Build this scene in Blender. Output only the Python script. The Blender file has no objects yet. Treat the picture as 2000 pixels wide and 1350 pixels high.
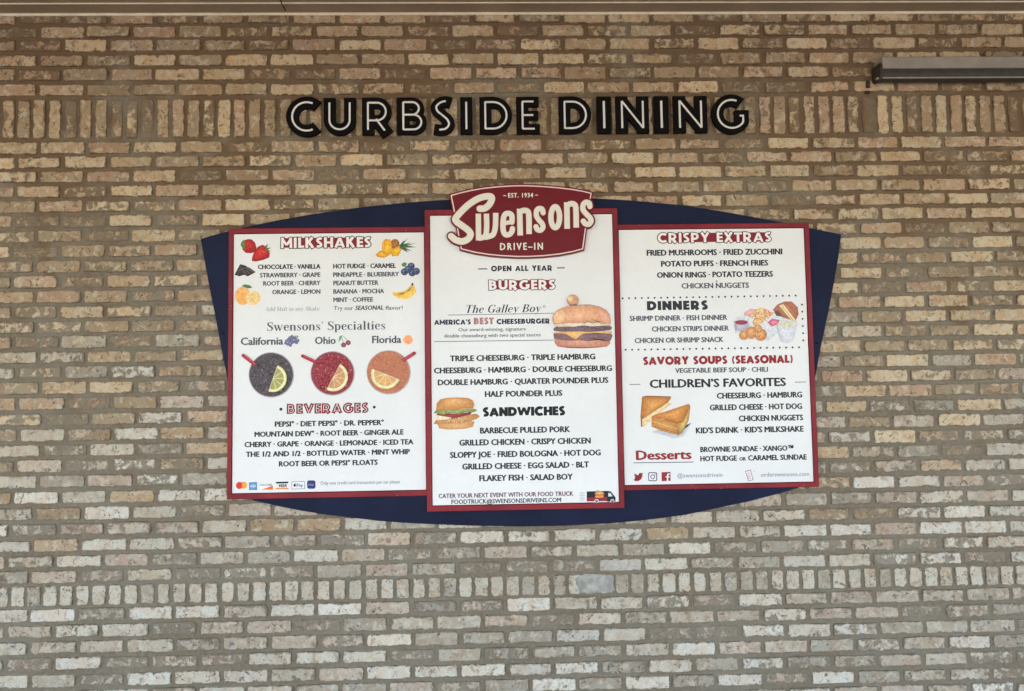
import bpy, math, random
import numpy as np
from mathutils import Vector, Matrix
from mathutils.geometry import delaunay_2d_cdt

random.seed(7)
rng = np.random.default_rng(11)
sc = bpy.context.scene

# ------------------------------------------------------------------ camera
ZB = 2.75                                   # height of the joint under the soldier course
CAMP = (1.78457, -3.39234, ZB - 1.14269)
PI_, YA, RO = 0.0615011, 0.0262905, 0.0153866
FPX, PW, PH = 1500.0, 2000.0, 1350.0
def cam_axes():
    ca, sa = math.cos(YA), math.sin(YA)
    x = np.array([ca, -sa, 0.0]); y = np.array([sa, ca, 0.0]); z = np.array([0, 0, 1.0])
    cp, sp = math.cos(PI_), math.sin(PI_)
    y2 = y * cp + z * sp; z2 = -y * sp + z * cp
    cr, sr = math.cos(RO), math.sin(RO)
    return x * cr - z2 * sr, x * sr + z2 * cr, y2
RX, UP, FW = cam_axes()
cd = bpy.data.cameras.new('camera'); cam = bpy.data.objects.new('camera', cd)
sc.collection.objects.link(cam)
M = Matrix.Identity(4)
for i in range(3):
    M[i][0] = RX[i]; M[i][1] = UP[i]; M[i][2] = -FW[i]; M[i][3] = CAMP[i]
cam.matrix_world = M
cd.sensor_width = 36; cd.lens = 36 * FPX / PW
cd.clip_end = 500; cd.clip_start = 0.05
sc.camera = cam

# ------------------------------------------------------------------ light
SUN_EL, SUN_AZ = 52, 205
wd = bpy.data.worlds.new('World'); sc.world = wd; wd.use_nodes = True
nt = wd.node_tree; bg = nt.nodes['Background']
sky = nt.nodes.new('ShaderNodeTexSky'); sky.sky_type = 'NISHITA'; sky.sun_disc = False
sky.sun_elevation = math.radians(SUN_EL); sky.sun_rotation = math.radians(SUN_AZ)
nt.links.new(sky.outputs[0], bg.inputs[0]); bg.inputs[1].default_value = 0.15
sl = bpy.data.lights.new('sun', 'SUN'); sl.energy = 2.0; sl.angle = math.radians(0.5); sl.color = (1, .92, .80)
so = bpy.data.objects.new('sun', sl); sc.collection.objects.link(so)
az = math.radians(SUN_AZ); el = math.radians(SUN_EL)
sd = Vector((math.sin(az) * math.cos(el), math.cos(az) * math.cos(el), math.sin(el)))
so.rotation_euler = sd.to_track_quat('Z', 'Y').to_euler()
sc.view_settings.view_transform = 'Standard'; sc.view_settings.look = 'None'
sc.view_settings.exposure = 2.25; sc.view_settings.gamma = 1
sc.view_settings.use_curve_mapping = False

# ------------------------------------------------------------------ helpers
def at(px, py, d=0.0):
    """where the sight line of a photo point meets the plane d metres in front of the wall -> (x, z)"""
    v = RX * ((px - PW / 2) / FPX) + UP * ((PH / 2 - py) / FPX) + FW
    t = (-d - CAMP[1]) / v[1]
    return CAMP[0] + v[0] * t, CAMP[2] + v[2] * t
def zm(ox, oy, s):
    return lambda x, y: (ox + x / s, oy + y / s)
def lin(c):
    return tuple(((v / 255) / 12.92 if v / 255 <= .04045 else ((v / 255 + .055) / 1.055) ** 2.4) for v in c)
def tag(o, label=None, cat=None, group=None, kind=None):
    if label: o['label'] = label
    if cat: o['category'] = cat
    if group: o['group'] = group
    if kind: o['kind'] = kind
    return o
def empty(name, loc=(0, 0, 0)):
    o = bpy.data.objects.new(name, None); sc.collection.objects.link(o); o.location = loc
    return o
def link(name, me, parent=None, mat=None):
    o = bpy.data.objects.new(name, me); sc.collection.objects.link(o)
    if mat: me.materials.append(mat)
    if parent:
        o.parent = parent
        o.matrix_parent_inverse = Matrix.Translation(-world_loc(parent))
    return o
def world_loc(o):
    v = Vector((0, 0, 0))
    v += o.location
    return v if o.parent is None else v       # parts keep their own origin at the world origin
def mesh(name, vs, fs, parent=None, mat=None, smooth=False):
    me = bpy.data.meshes.new(name); me.from_pydata(vs, [], fs); me.update()
    if smooth:
        for p in me.polygons: p.use_smooth = True
    return link(name, me, parent, mat)
class MB:
    def __init__(s): s.v = []; s.f = []
    def add(s, vs, fs):
        n = len(s.v); s.v += list(vs); s.f += [tuple(i + n for i in f) for f in fs]
    def box(s, x0, x1, y0, y1, z0, z1, b=0.0):
        if b <= 0:
            vs = [(x, y, z) for z in (z0, z1) for y in (y0, y1) for x in (x0, x1)]
            s.add(vs, [(0, 2, 3, 1), (4, 5, 7, 6), (0, 1, 5, 4), (2, 6, 7, 3), (0, 4, 6, 2), (1, 3, 7, 5)])
        else:                                  # front (y0) edges chamfered
            back = [(x0, y1, z0), (x1, y1, z0), (x1, y1, z1), (x0, y1, z1)]
            mid = [(x0, y0 + b, z0), (x1, y0 + b, z0), (x1, y0 + b, z1), (x0, y0 + b, z1)]
            fr = [(x0 + b, y0, z0 + b), (x1 - b, y0, z0 + b), (x1 - b, y0, z1 - b), (x0 + b, y0, z1 - b)]
            fs = [(8, 9, 10, 11), (3, 2, 1, 0)]
            for a, c in ((0, 4), (4, 8)):
                for i in range(4):
                    j = (i + 1) % 4; fs.append((a + i, a + j, c + j, c + i))
            s.add(back + mid + fr, fs)
    def plate(s, pts, d0, d1, b=.0015):
        """outline pts (x, z) counter-clockwise seen from the camera, from depth d0 (back) to d1 (front)"""
        n = len(pts); c = Vector((sum(p[0] for p in pts) / n, sum(p[1] for p in pts) / n))
        ins = []
        for i in range(n):
            a = Vector(pts[i - 1]); p = Vector(pts[i]); q = Vector(pts[(i + 1) % n])
            e1 = (p - a).normalized(); e2 = (q - p).normalized()
            n1 = Vector((-e1.y, e1.x)); n2 = Vector((-e2.y, e2.x)); m = (n1 + n2)
            m = m.normalized() * min(3, 1 / max(.3, m.normalized().dot(n1)))
            ins.append(p + m * b)
        vs = [(p[0], -d0, p[1]) for p in pts] + [(p[0], -(d1 - b), p[1]) for p in pts] + [(p.x, -d1, p.y) for p in ins]
        fs = [tuple(range(2 * n, 3 * n)), tuple(reversed(range(n)))]
        for a in (0, n):
            for i in range(n):
                j = (i + 1) % n; fs.append((a + i, a + j, a + n + j, a + n + i))
        s.add(vs, fs)
    def cyl(s, c, axis, r, h, n=14):
        ax = {'x': (1, 2, 0), 'y': (0, 2, 1), 'z': (0, 1, 2)}[axis]; vs = []
        for t in (0, h):
            for i in range(n):
                p = [0, 0, 0]; a = 2 * math.pi * i / n
                p[ax[0]] = c[ax[0]] + r * math.cos(a); p[ax[1]] = c[ax[1]] + r * math.sin(a); p[ax[2]] = c[ax[2]] + t
                vs.append(tuple(p))
        s.add(vs, [tuple(range(n)), tuple(reversed(range(n, 2 * n)))] + [(i, n + i, n + (i + 1) % n, (i + 1) % n) for i in range(n)])
    def build(s, name, parent=None, mat=None, smooth=False):
        o = mesh(name, s.v, s.f, parent, mat, smooth)
        import bmesh
        bm = bmesh.new(); bm.from_mesh(o.data); bmesh.ops.recalc_face_normals(bm, faces=bm.faces); bm.to_mesh(o.data); bm.free()
        return o

# ------------------------------------------------------------------ materials
class NT:
    def __init__(s, name, rough=.6, spec=.5):
        s.m = bpy.data.materials.new(name); s.m.use_nodes = True; s.t = s.m.node_tree; s.n = s.t.nodes
        s.p = s.n['Principled BSDF']; s.p.inputs['Roughness'].default_value = rough
        s.p.inputs['Specular IOR Level'].default_value = spec
    def node(s, typ, **kw):
        n = s.n.new(typ)
        for k, v in kw.items(): setattr(n, k, v)
        return n
    def set(s, sock, v):
        if hasattr(v, 'links'): s.t.links.new(v, sock)
        else:
            if isinstance(v, (tuple, list)) and len(v) == 3 and len(sock.default_value) == 4: v = (*v, 1)
            sock.default_value = v
    def math(s, op, a, b=0.0, c=0.0, clamp=False):
        n = s.node('ShaderNodeMath', operation=op, use_clamp=clamp)
        for i, v in enumerate((a, b, c)): s.set(n.inputs[i], v)
        return n.outputs[0]
    def noise(s, vec, scale, detail=3, rough=.55, dist=0.0, col=False):
        n = s.node('ShaderNodeTexNoise'); s.set(n.inputs['Vector'], vec)
        n.inputs['Scale'].default_value = scale; n.inputs['Detail'].default_value = detail
        n.inputs['Roughness'].default_value = rough; n.inputs['Distortion'].default_value = dist
        return n.outputs[1 if col else 0]
    def ramp(s, v, a, b, lo=0.0, hi=1.0):
        n = s.node('ShaderNodeMapRange', interpolation_type='SMOOTHSTEP')
        s.set(n.inputs[0], v); s.set(n.inputs[1], a); s.set(n.inputs[2], b); s.set(n.inputs[3], lo); s.set(n.inputs[4], hi)
        return n.outputs[0]
    def mix(s, f, a, b, mode='MIX'):
        n = s.node('ShaderNodeMix', data_type='RGBA', blend_type=mode)
        s.set(n.inputs[0], f); s.set(n.inputs[6], a); s.set(n.inputs[7], b)
        return n.outputs[2]
    def attr(s, name):
        return s.node('ShaderNodeAttribute', attribute_name=name)
    def pos(s, scale=None):
        g = s.node('ShaderNodeNewGeometry').outputs['Position']
        if scale:
            m = s.node('ShaderNodeVectorMath', operation='MULTIPLY'); s.set(m.inputs[0], g); m.inputs[1].default_value = scale
            return m.outputs[0]
        return g
    def bump(s, h, strength, dist=.002):
        n = s.node('ShaderNodeBump'); n.inputs['Strength'].default_value = strength; n.inputs['Distance'].default_value = dist
        s.set(n.inputs['Height'], h); s.t.links.new(n.outputs[0], s.p.inputs['Normal'])
    def base(s, v): s.set(s.p.inputs['Base Color'], v); return s

MORT_A, MORT_B = (.168, .132, .092), (.205, .178, .136)
def mortar_color(k, P):
    n1 = k.noise(P, 3.0, 4); n2 = k.noise(P, 60, 4, .7)
    c = k.mix(k.ramp(n1, .35, .65), MORT_A, MORT_B)
    c = k.mix(k.math('MULTIPLY', k.ramp(n2, .35, .65), .6), c, (.27, .225, .165))
    c = k.mix(k.ramp(k.noise(P, 120, 3, .7), .55, .7, 0, .5), c, (.10, .075, .05))
    c = k.mix(k.ramp(k.noise(P, 7, 3), .5, .7, 0, .55), c, (.188, .178, .128))
    zs = k.node('ShaderNodeSeparateXYZ'); k.set(zs.inputs[0], P)      # browner towards the top: the warm light under the canopy mixed into the colour
    g_ = k.math('ADD', k.noise(P, 2.2, 4, .65, .5), k.math('MULTIPLY', k.math('SUBTRACT', zs.outputs[2], 2.3), .16))
    c = k.mix(k.ramp(g_, .44, .62, 0, .8), c, (.155, .098, .055))
    return c, n2
def m_mortar():
    k = NT('mortar', .95, .2); P = k.pos()
    c, n2 = mortar_color(k, P)
    k.base(c); k.bump(k.math('ADD', n2, k.math('MULTIPLY', k.noise(P, 18, 3), 1.2)), 1.0, .005); return k.m
def m_brick():
    k = NT('brick_face', .93, .25); P = k.pos()
    bi = k.attr('binfo'); sp = k.node('ShaderNodeSeparateXYZ'); k.set(sp.inputs[0], bi.outputs['Vector'])
    uv = k.attr('blocal'); su = k.node('ShaderNodeSeparateXYZ'); k.set(su.inputs[0], uv.outputs['Vector'])
    col = k.attr('bcol')
    smear = sp.outputs[2]
    ex = k.math('SUBTRACT', sp.outputs[0], k.math('ABSOLUTE', su.outputs[0]))
    ez = k.math('SUBTRACT', sp.outputs[1], k.math('ABSOLUTE', su.outputs[1]))
    e = k.math('MINIMUM', ex, ez)
    nA = k.noise(P, 55, 3, .6); nB = k.noise(P, 16, 3, .6, .8)
    e = k.math('ADD', e, k.math('MULTIPLY', k.math('SUBTRACT', nA, .5), .020))
    e = k.math('ADD', e, k.math('MULTIPLY', k.math('SUBTRACT', nB, .5), .031))
    e = k.math('SUBTRACT', e, k.math('MULTIPLY_ADD', smear, .007, -.003))
    edge = k.ramp(e, -.0015, .0045)                       # 1 = brick shows, 0 = mortar lies over it
    film = k.noise(P, 24, 5, .7, .35)
    th = k.math('MULTIPLY_ADD', smear, -.34, .78)
    filmm = k.ramp(film, th, k.math('ADD', th, .09), 1, .15)
    show = k.math('MULTIPLY', edge, filmm)
    mc, n2 = mortar_color(k, P)
    tone = k.noise(P, 9, 3, .6); fine = k.noise(k.pos((1, 1, 1.7)), 130, 3, .7)
    c = k.mix(k.ramp(k.noise(P, 17, 3, .5, .6), .42, .58, 0, .62), col.outputs['Color'], k.mix(1.0, col.outputs['Color'], (.93, .765, .65), 'MULTIPLY'))
    c = k.mix(k.ramp(k.noise(P, 14, 3), .52, .7, 0, .75), c, col.outputs['Color'])
    c = k.mix(1.0, c, k.mix(k.ramp(fine, .25, .75), (.8, .8, .8), (1.14, 1.14, 1.14)), 'MULTIPLY')
    white = k.noise(P, 34, 5, .7, .2)
    c = k.mix(k.ramp(k.noise(P, 27, 4, .65, .7), .53, .61, 0, .6), c, (.58, .51, .40))
    dk = k.noise(P, 30, 5, .72, .3)
    c = k.mix(k.ramp(dk, .52, .64, 0, .6), c, (.27, .205, .14))
    pit = k.noise(P, 95, 2, .5, .3); clus = k.noise(P, 13, 2)
    pm = k.math('MULTIPLY', k.ramp(pit, .62, .67), k.ramp(clus, .48, .60))
    c = k.mix(k.math('MULTIPLY', pm, .8), c, (.085, .062, .045))
    chip = k.math('MULTIPLY', k.ramp(k.noise(P, 42, 3, .6, .6), .60, .66), k.ramp(k.noise(P, 6, 2), .42, .6))
    c = k.mix(k.math('MULTIPLY', chip, .75), c, (.15, .11, .075))
    c = k.mix(show, mc, c)
    k.base(c)
    h = k.math('SUBTRACT', k.math('MULTIPLY_ADD', show, 1.0, k.math('MULTIPLY', fine, .35)), k.math('MULTIPLY', k.math('MAXIMUM', pm, chip), .8))
    k.bump(h, .9, .003)
    return k.m
def m_simple(name, c, rough=.5, spec=.5, var=.08, sc_=8, metal=0, bump=0, bs=60):
    k = NT(name, rough, spec); P = k.pos()
    k.p.inputs['Metallic'].default_value = metal
    n = k.noise(P, sc_, 4, .6)
    k.base(k.mix(k.ramp(n, .3, .7), tuple(v * (1 - var) for v in c), tuple(min(1, v * (1 + var)) for v in c)))
    if bump: k.bump(k.noise(P, bs, 3), bump, .002)
    return k.m
def m_frame():
    k = NT('red_frame_paint', .42, .25); P = k.pos()
    n = k.noise(P, 5, 3); s = k.noise(P, 170, 2, .6); s2 = k.noise(P, 9, 3)
    c = k.mix(k.ramp(n, .35, .65), lin((118, 18, 32)), lin((138, 32, 42)))
    c = k.mix(k.math('MULTIPLY', k.ramp(s, .68, .72), k.ramp(s2, .5, .6)), c, (.5, .38, .36))
    k.base(c); return k.m
def m_print(name, c=None, rough=.42):
    k = NT(name, rough, .22)
    P = k.pos(); n = k.noise(P, 260, 2)
    if c is None:                                          # the halftone mottle of a printed photograph
        m1 = k.noise(P, 85, 4, .65)
        k.base(k.mix(1.0, k.attr('ink').outputs['Color'], k.mix(k.ramp(m1, .32, .68), (.86, .84, .83), (1.13, 1.12, 1.11)), 'MULTIPLY')); return k.m
    src = c if c is not None else k.attr('ink').outputs['Color']
    k.base(k.mix(1.0, src, k.mix(n, (.93, .93, .93), (1.05, 1.05, 1.05)), 'MULTIPLY')); return k.m
def m_panel():
    k = NT('white_panel_sheet', .38, .3); P = k.pos()
    n = k.noise(P, 3, 4, .6); n2 = k.noise(P, 55, 4, .6)
    c = k.mix(k.ramp(n, .3, .7), (.78, .78, .77), (.83, .83, .825))
    c = k.mix(k.ramp(n2, .35, .7, 0, .25), c, (.74, .75, .755))
    k.base(c); return k.m
def m_navy():
    k = NT('navy_board_paint', .5, .13); P = k.pos()
    n = k.noise(P, 4, 4, .6); n2 = k.noise(P, 140, 2)
    c = k.mix(k.ramp(n, .3, .7), (.0045, .008, .030), (.008, .013, .044))
    c = k.mix(k.ramp(n2, .7, .76, 0, .35), c, (.12, .14, .2))
    k.base(c); k.bump(k.noise(P, 30, 3), .1, .002); return k.m

MAT = dict(brick=m_brick(), mortar=m_mortar(), frame=m_frame(), panel=m_panel(), navy=m_navy(), ink=m_print('printed_picture'),
    black_letter=m_simple('black_letter_paint', (.004, .0035, .004), .7, .1),
    inline=m_simple('white_inline', (.72, .72, .70), .5, .4),
    soffit=m_simple('soffit_metal', (.30, .23, .155), .5, .4, .1, 5),
    trim=m_simple('cream_trim', (.80, .71, .58), .4, .5, .08, 20),
    fascia=m_simple('canopy_fascia', (.5, .47, .42), .5),
    lamp=m_simple('lamp_housing', (.29, .27, .24), .5, .3, .1, 15),
    lens=m_simple('lamp_lens', (.04, .036, .032), .35, .25, .15, 30),
    dark=m_simple('dark_bracket', (.035, .028, .022), .5),
    steel=m_simple('steel_screw', (.75, .75, .75), .18, .5, .05, 8, 1),
    gap=m_simple('frame_seal', (.02, .006, .01), .7, .2),
    concrete=m_simple('concrete_paving', (.34, .295, .24), .9, .2, .15, 2, 0, .5, 40),
    asphalt=m_simple('sunlit_concrete_lot', (.33, .285, .23), .9, .2, .2, 3, 0, .5, 60),
    grout=m_simple('grey_patch_mortar', (.345, .335, .30), .95, .15, .30, 20, 0, .8, 50))
for _nm, _c in dict(k=(44, 44, 50), g=(84, 86, 96), l=(132, 138, 150), r=(132, 26, 42), rb=(150, 34, 44), p=(96, 34, 60), w=(238, 236, 232),
                    cream=(226, 224, 208), logo=(126, 20, 34), pink=(232, 205, 200), vk=(20, 18, 22), nv=(40, 40, 62), lb=(150, 160, 180)).items():
    MAT['i_' + _nm] = m_print('ink_' + _nm if False else {'k': 'charcoal_ink', 'g': 'grey_ink', 'l': 'pale_grey_ink', 'r': 'crimson_ink', 'rb': 'red_ink',
        'p': 'plum_ink', 'w': 'white_ink', 'cream': 'cream_ink', 'logo': 'logo_red_ink', 'pink': 'pink_ink', 'vk': 'black_ink', 'nv': 'navy_ink', 'lb': 'pale_blue_ink'}[_nm], lin(_c))

# ------------------------------------------------------------------ ground and canopy
g = mesh('ground', [(-60, -80, 0), (60, -80, 0), (60, 20, 0), (-60, 20, 0)], [(0, 1, 2, 3)], None, MAT['asphalt']); tag(g, kind='structure')
mb = MB(); mb.box(-9, 13, -2.2, .05, .0, .12); mb.build('pavement', None, MAT['concrete'])['kind'] = 'structure'

ZT = ZB + .569                                   # top of the visible brick
canopy = tag(empty('canopy', (1.9, 0, ZT)), 'tan metal soffit of the overhanging canopy above the brick wall with cream edge trim', 'canopy')
sx = at(558, 25, .03)[0]
CX0, CX1, CD = -9, 13, 5.6
mb = MB(); mb.box(CX0, CX1, -.010, .0, ZT + .001, ZT + .022); mb.build('wall_trim', canopy, MAT['trim'])
mb = MB(); mb.box(CX0, CX1, -.015, -.0102, ZT + .0075, ZT + .022); mb.build('trim_lip', canopy, MAT['trim'])
x = sx
edges_x = [sx + 3.66 * i for i in range(-3, 4) if CX0 < sx + 3.66 * i < CX1]
xs = [CX0] + edges_x + [CX1]
for a, b in zip(xs, xs[1:]):
    mb = MB(); mb.box(a + .003, b - .003, -.097, -.0152, ZT + .0092, ZT + .03); mb.build('soffit_strip', canopy, MAT['soffit'])
    mb = MB(); mb.box(a + .003, b - .003, -.102, -.0975, ZT + .006, ZT + .03); mb.build('trim_bead', canopy, MAT['trim'])
    y0 = -.1025
    while y0 > -CD:
        y1 = max(y0 - .30, -CD)
        mb = MB(); mb.box(a + .003, b - .003, y1 + .003, y0, ZT + .0105, ZT + .03); mb.build('soffit_panel', canopy, MAT['soffit'])
        y0 = y1
mb = MB(); mb.box(CX0, CX1, -CD, 0.0, ZT + .0305, ZT + .33); mb.build('canopy_deck', canopy, MAT['dark'])
mb = MB(); mb.box(CX0, CX1, -CD - .03, -CD - .001, ZT - .05, ZT + .38); mb.build('fascia', canopy, MAT['fascia'])

# ------------------------------------------------------------------ brick wall
wall = tag(empty('brick_wall', (1.9, 0, 0)), 'tan tumbled brick wall with soldier course above and header course below the menu board', 'wall')
WX0, WX1 = -5.0, 10.0
WT = ZT + .3
mb = MB()
nx, nz = 2, 2
mb.add([(WX0, 0, 0), (WX1, 0, 0), (WX1, 0, WT), (WX0, 0, WT)], [(0, 1, 2, 3)])
mb.box(WX0, WX1, .001, .3, 0, WT); mb.build('mortar', wall, MAT['mortar'])

PITCH = .2032
Z_ROWS = {-7.5: .4968, -6.5: .4343, -5.5: .3656, -4.5: .2999, -3.5: .2315, .5: -.0313, 1.5: -.0956, 2.5: -.1606, 3.5: -.227, 4.5: -.2926,
 5.5: -.3587, 6.5: -.4255, 7.5: -.4932, 8.5: -.5605, 9.5: -.6279, 10.5: -.6939, 11.5: -.7603, 12.5: -.8262, 13.5: -.892, 14.5: -.9584,
 15.5: -1.0254, 16.5: -1.0918, 17.5: -1.1587, 18.5: -1.2267, 19.5: -1.2953, 20.5: -1.362, 21.5: -1.4275, 22.5: -1.4936, 23.5: -1.5622,
 24.5: -1.6315, 25.5: -1.6994, 26.5: -1.7671, 27.5: -1.8334, 28.5: -1.8987, 31: -2.0598, 32: -2.1276, 33: -2.1954, 34: -2.2636, 35: -2.3329}
ks = sorted(Z_ROWS)
rows = [(k, Z_ROWS[k]) for k in ks]
rows += [(-8.5, .560), (-9.5, .626), (36, -2.4005), (37, -2.468), (38, -2.535), (39, -2.602), (40, -2.67), (41, -2.737)]
L_ERR = ([-8, .5, 4.5, 6.5, 8.5, 12.5, 14.5, 17, 18.5, 20.5, 22.5, 24.5, 26.5, 28.5, 35], [-.012, -.0025, -.003, -.005, -.0085, -.001, .014, .03, .039, .0366, .028, .016, .008, -.002, .007])
R_ERR = ([.5, 4.5, 8.5, 12.5, 16.5, 20.5, 24.5, 28.5, 31, 33, 35], [-.008, -.0073, -.0054, -.0224, -.0152, .0094, .0104, -.0104, -.0076, .0038, -.0063])
TAN = [(.50, .39, .255), (.54, .435, .29), (.44, .335, .22), (.42, .305, .21), (.46, .35, .245), (.37, .285, .185), (.33, .265, .18), (.57, .47, .32), (.37, .29, .19)]
PALE = [(.54, .505, .425), (.60, .57, .49), (.46, .425, .35), (.45, .38, .31), (.47, .425, .34), (.38, .35, .285), (.60, .57, .50), (.46, .40, .32), (.36, .325, .265)]

def brick_geo(cx, cz, hw, hh, tone, smear, lie):
    """one tumbled brick: irregular rounded outline, dipping edges; returns verts, faces and attributes"""
    r = rng
    nw, nh = (4, 2) if hw > hh else (2, 4)
    out = []
    for i in range(nw): out.append((-hw + 2 * hw * (i + .12) / (nw - .76) if False else -hw + 2 * hw * (i + .5) / nw, -hh))
    for i in range(nh): out.append((hw, -hh + 2 * hh * (i + .5) / nh))
    for i in range(nw): out.append((hw - 2 * hw * (i + .5) / nw, hh))
    for i in range(nh): out.append((-hw, hh - 2 * hh * (i + .5) / nh))
    c = .004 + .004 * r.random()
    corners = [(-hw + c, -hh + .001), (hw - c, -hh + .001), (hw - c, hh - .001), (-hw + c, hh - .001)]
    corners2 = [(-hw + .001, -hh + c), (hw - .001, -hh + c), (hw - .001, hh - c), (-hw + .001, hh - c)]
    ol = [corners[0]] + out[:nw] + [corners[1], corners2[1]] + out[nw:nw + nh] + [corners2[2], corners[2]] + out[nw + nh:2 * nw + nh] + [corners[3], corners2[3]] + out[2 * nw + nh:] + [corners2[0]]
    n = len(ol)
    ol = [(x + r.normal(0, .0013), z + r.normal(0, .0011)) for x, z in ol]
    tx, tz = r.normal(0, .006), r.normal(0, .02)
    f = lambda x, z: -(lie + tx * x + tz * z)
    vs = [(cx + x * 1.012, .004, cz + z * 1.02) for x, z in ol] + [(cx + x * .985, f(x, z), cz + z * .95) for x, z in ol]
    fs = [tuple(range(n, 2 * n))] + [(i, (i + 1) % n, n + (i + 1) % n, n + i) for i in range(n)]
    loc = [(x, z, 0) for x, z in ol] * 2
    return vs, fs, loc, (hw, hh, smear), tone

def brick_mesh(name, items):
    me = bpy.data.meshes.new(name); V = []; F = []; Lc = []; I = []; Cc = []
    for vs, fs, loc, info, tone in items:
        n = len(V); V += vs; F += [tuple(i + n for i in f) for f in fs]; Lc += loc; I += [info] * len(vs); Cc += [(*tone, 1)] * len(vs)
    me.from_pydata(V, [], F)
    a = me.attributes.new('blocal', 'FLOAT_VECTOR', 'POINT'); a.data.foreach_set('vector', np.array(Lc, dtype=np.float32).ravel())
    a = me.attributes.new('binfo', 'FLOAT_VECTOR', 'POINT'); a.data.foreach_set('vector', np.array(I, dtype=np.float32).ravel())
    a = me.attributes.new('bcol', 'FLOAT_COLOR', 'POINT'); a.data.foreach_set('color', np.array(Cc, dtype=np.float32).ravel())
    me.update(); return me

def tone_for(z):
    t = min(1, max(0, (ZB - .65 - z) / 1.15))              # lower courses carry more pale bricks, spread upward to paint in the light gradient
    if rng.random() < t: c = PALE[rng.integers(len(PALE))]
    else: c = TAN[rng.integers(len(TAN))]
    j = 1 + rng.normal(0, .07)
    return tuple(min(.8, v * j) for v in c)
def smear_for():
    u = rng.random()
    return 1.0 if u < .15 else (.55 + .35 * rng.random() if u < .45 else .35 * rng.random() + .05)

stretchers = []; soldiers = []; headers = []
for k, zr in rows:
    z = ZB + zr
    kk = int(math.floor(k)) if k < 30 else int(k) - 1
    half = (kk % 2 == 1) if k < 30 else (int(k) % 2 == 0)
    if k < 0: half = (int(math.floor(k)) % 2 != 0)          # -4 whole, -5 half ...
    eL = np.interp(k, *L_ERR); eR = np.interp(k, *R_ERR)
    n0 = int((WX0) / PITCH) - 2; n1 = int(WX1 / PITCH) + 1
    js = []
    for n in range(n0, n1 + 1):
        X = (n + (.5 if half else 0)) * PITCH
        X += eL + (eR - eL) * min(1.2, max(-.2, X / (19 * PITCH)))
        js.append(X + rng.normal(0, .0022))
    for a, b in zip(js, js[1:]):
        if a < WX0 or b > WX1: continue
        hw = (b - a) / 2 - .0066 - abs(rng.normal(0, .0016)); hh = .0262 + rng.normal(0, .0010)
        stretchers.append((a / 2 + b / 2, z + rng.normal(0, .0008), hw, hh, k))
x = -.3086 - .0677 * 69
while x < WX1 - .07:
    if x > WX0: soldiers.append((x + .0339, ZB + .100, .0256 + rng.normal(0, .0010), .0895, 'S'))
    x += .0677 + rng.normal(0, .0005)
x = -.287 - .0681 * 69
while x < WX1 - .07:
    if x > WX0: headers.append((x + .034, ZB - 1.979, .0264 + rng.normal(0, .0010), .0425, 'H'))
    x += .0681 + rng.normal(0, .0005)

SX0, SZ0 = at(455, 962)[0], at(455, 962)[1]; SX1, SZ1 = at(1585, 462)[0], at(1585, 462)[1]
FR = at(-10, 1360), at(2010, -10)
patch_x = at(1165, 1140)[0]; dark_x = at(1697, 225)[0]
def visible(b):
    x, z, hw, hh, k = b
    if SX0 + hw < x < SX1 - hw and SZ0 < z < SZ1: return False
    return FR[0][0] - .05 < x < FR[1][0] + .1 and FR[0][1] - .0 < z < ZT + .0
def item(b):
    x, z, hw, hh, k = b
    sm = smear_for(); tone = tone_for(z)
    if k == 'S' and abs(x - dark_x) < .03: sm = 1.7
    if k == 'H':
        tone = PALE[rng.choice([0, 2, 5, 4, 0])]; sm = .25 * rng.random()
    return brick_geo(x, z, hw, hh, tone, sm, .0040 + .004 * rng.random() - (.003 if sm > .9 else 0))
for lst, name, lim in ((stretchers, 'brick', 300), (soldiers, 'soldier_brick', 300), (headers, 'header_brick', 300)):
    vis = [b for b in lst if visible(b)]
    def size(b):
        d2 = (b[0] - CAMP[0]) ** 2 + CAMP[1] ** 2 + (b[1] - CAMP[2]) ** 2
        return b[2] * b[3] / d2 ** 1.5
    vis.sort(key=size, reverse=True)
    own = vis[:lim]; ids = {id(b) for b in own}
    for b in own:
        link(name, brick_mesh(name, [item(b)]), wall, MAT['brick'])
    rest = [b for b in lst if id(b) not in ids]
    o = link({'brick': 'brick_field', 'soldier_brick': 'soldier_brick_field', 'header_brick': 'header_brick_field'}[name], brick_mesh(name + '_field', [item(b) for b in rest]), wall, MAT['brick'])
    o['kind'] = 'stuff'
# a smear of grey mortar left over three header bricks
pts = []
for i in range(22):
    a = 2 * math.pi * i / 22; cx, cz = at(1163, 1140)
    ex = (abs(math.cos(a)) ** .25) * math.copysign(1, math.cos(a)); ez = (abs(math.sin(a)) ** .3) * math.copysign(1, math.sin(a))
    pts.append((cx + ex * .083 * random.uniform(.85, 1.08), cz + ez * .043 * random.uniform(.88, 1.05)))
mb = MB(); mb.plate(pts, .001, .0070, .003); mb.build('mortar_patch', wall, MAT['grout'])

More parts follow.
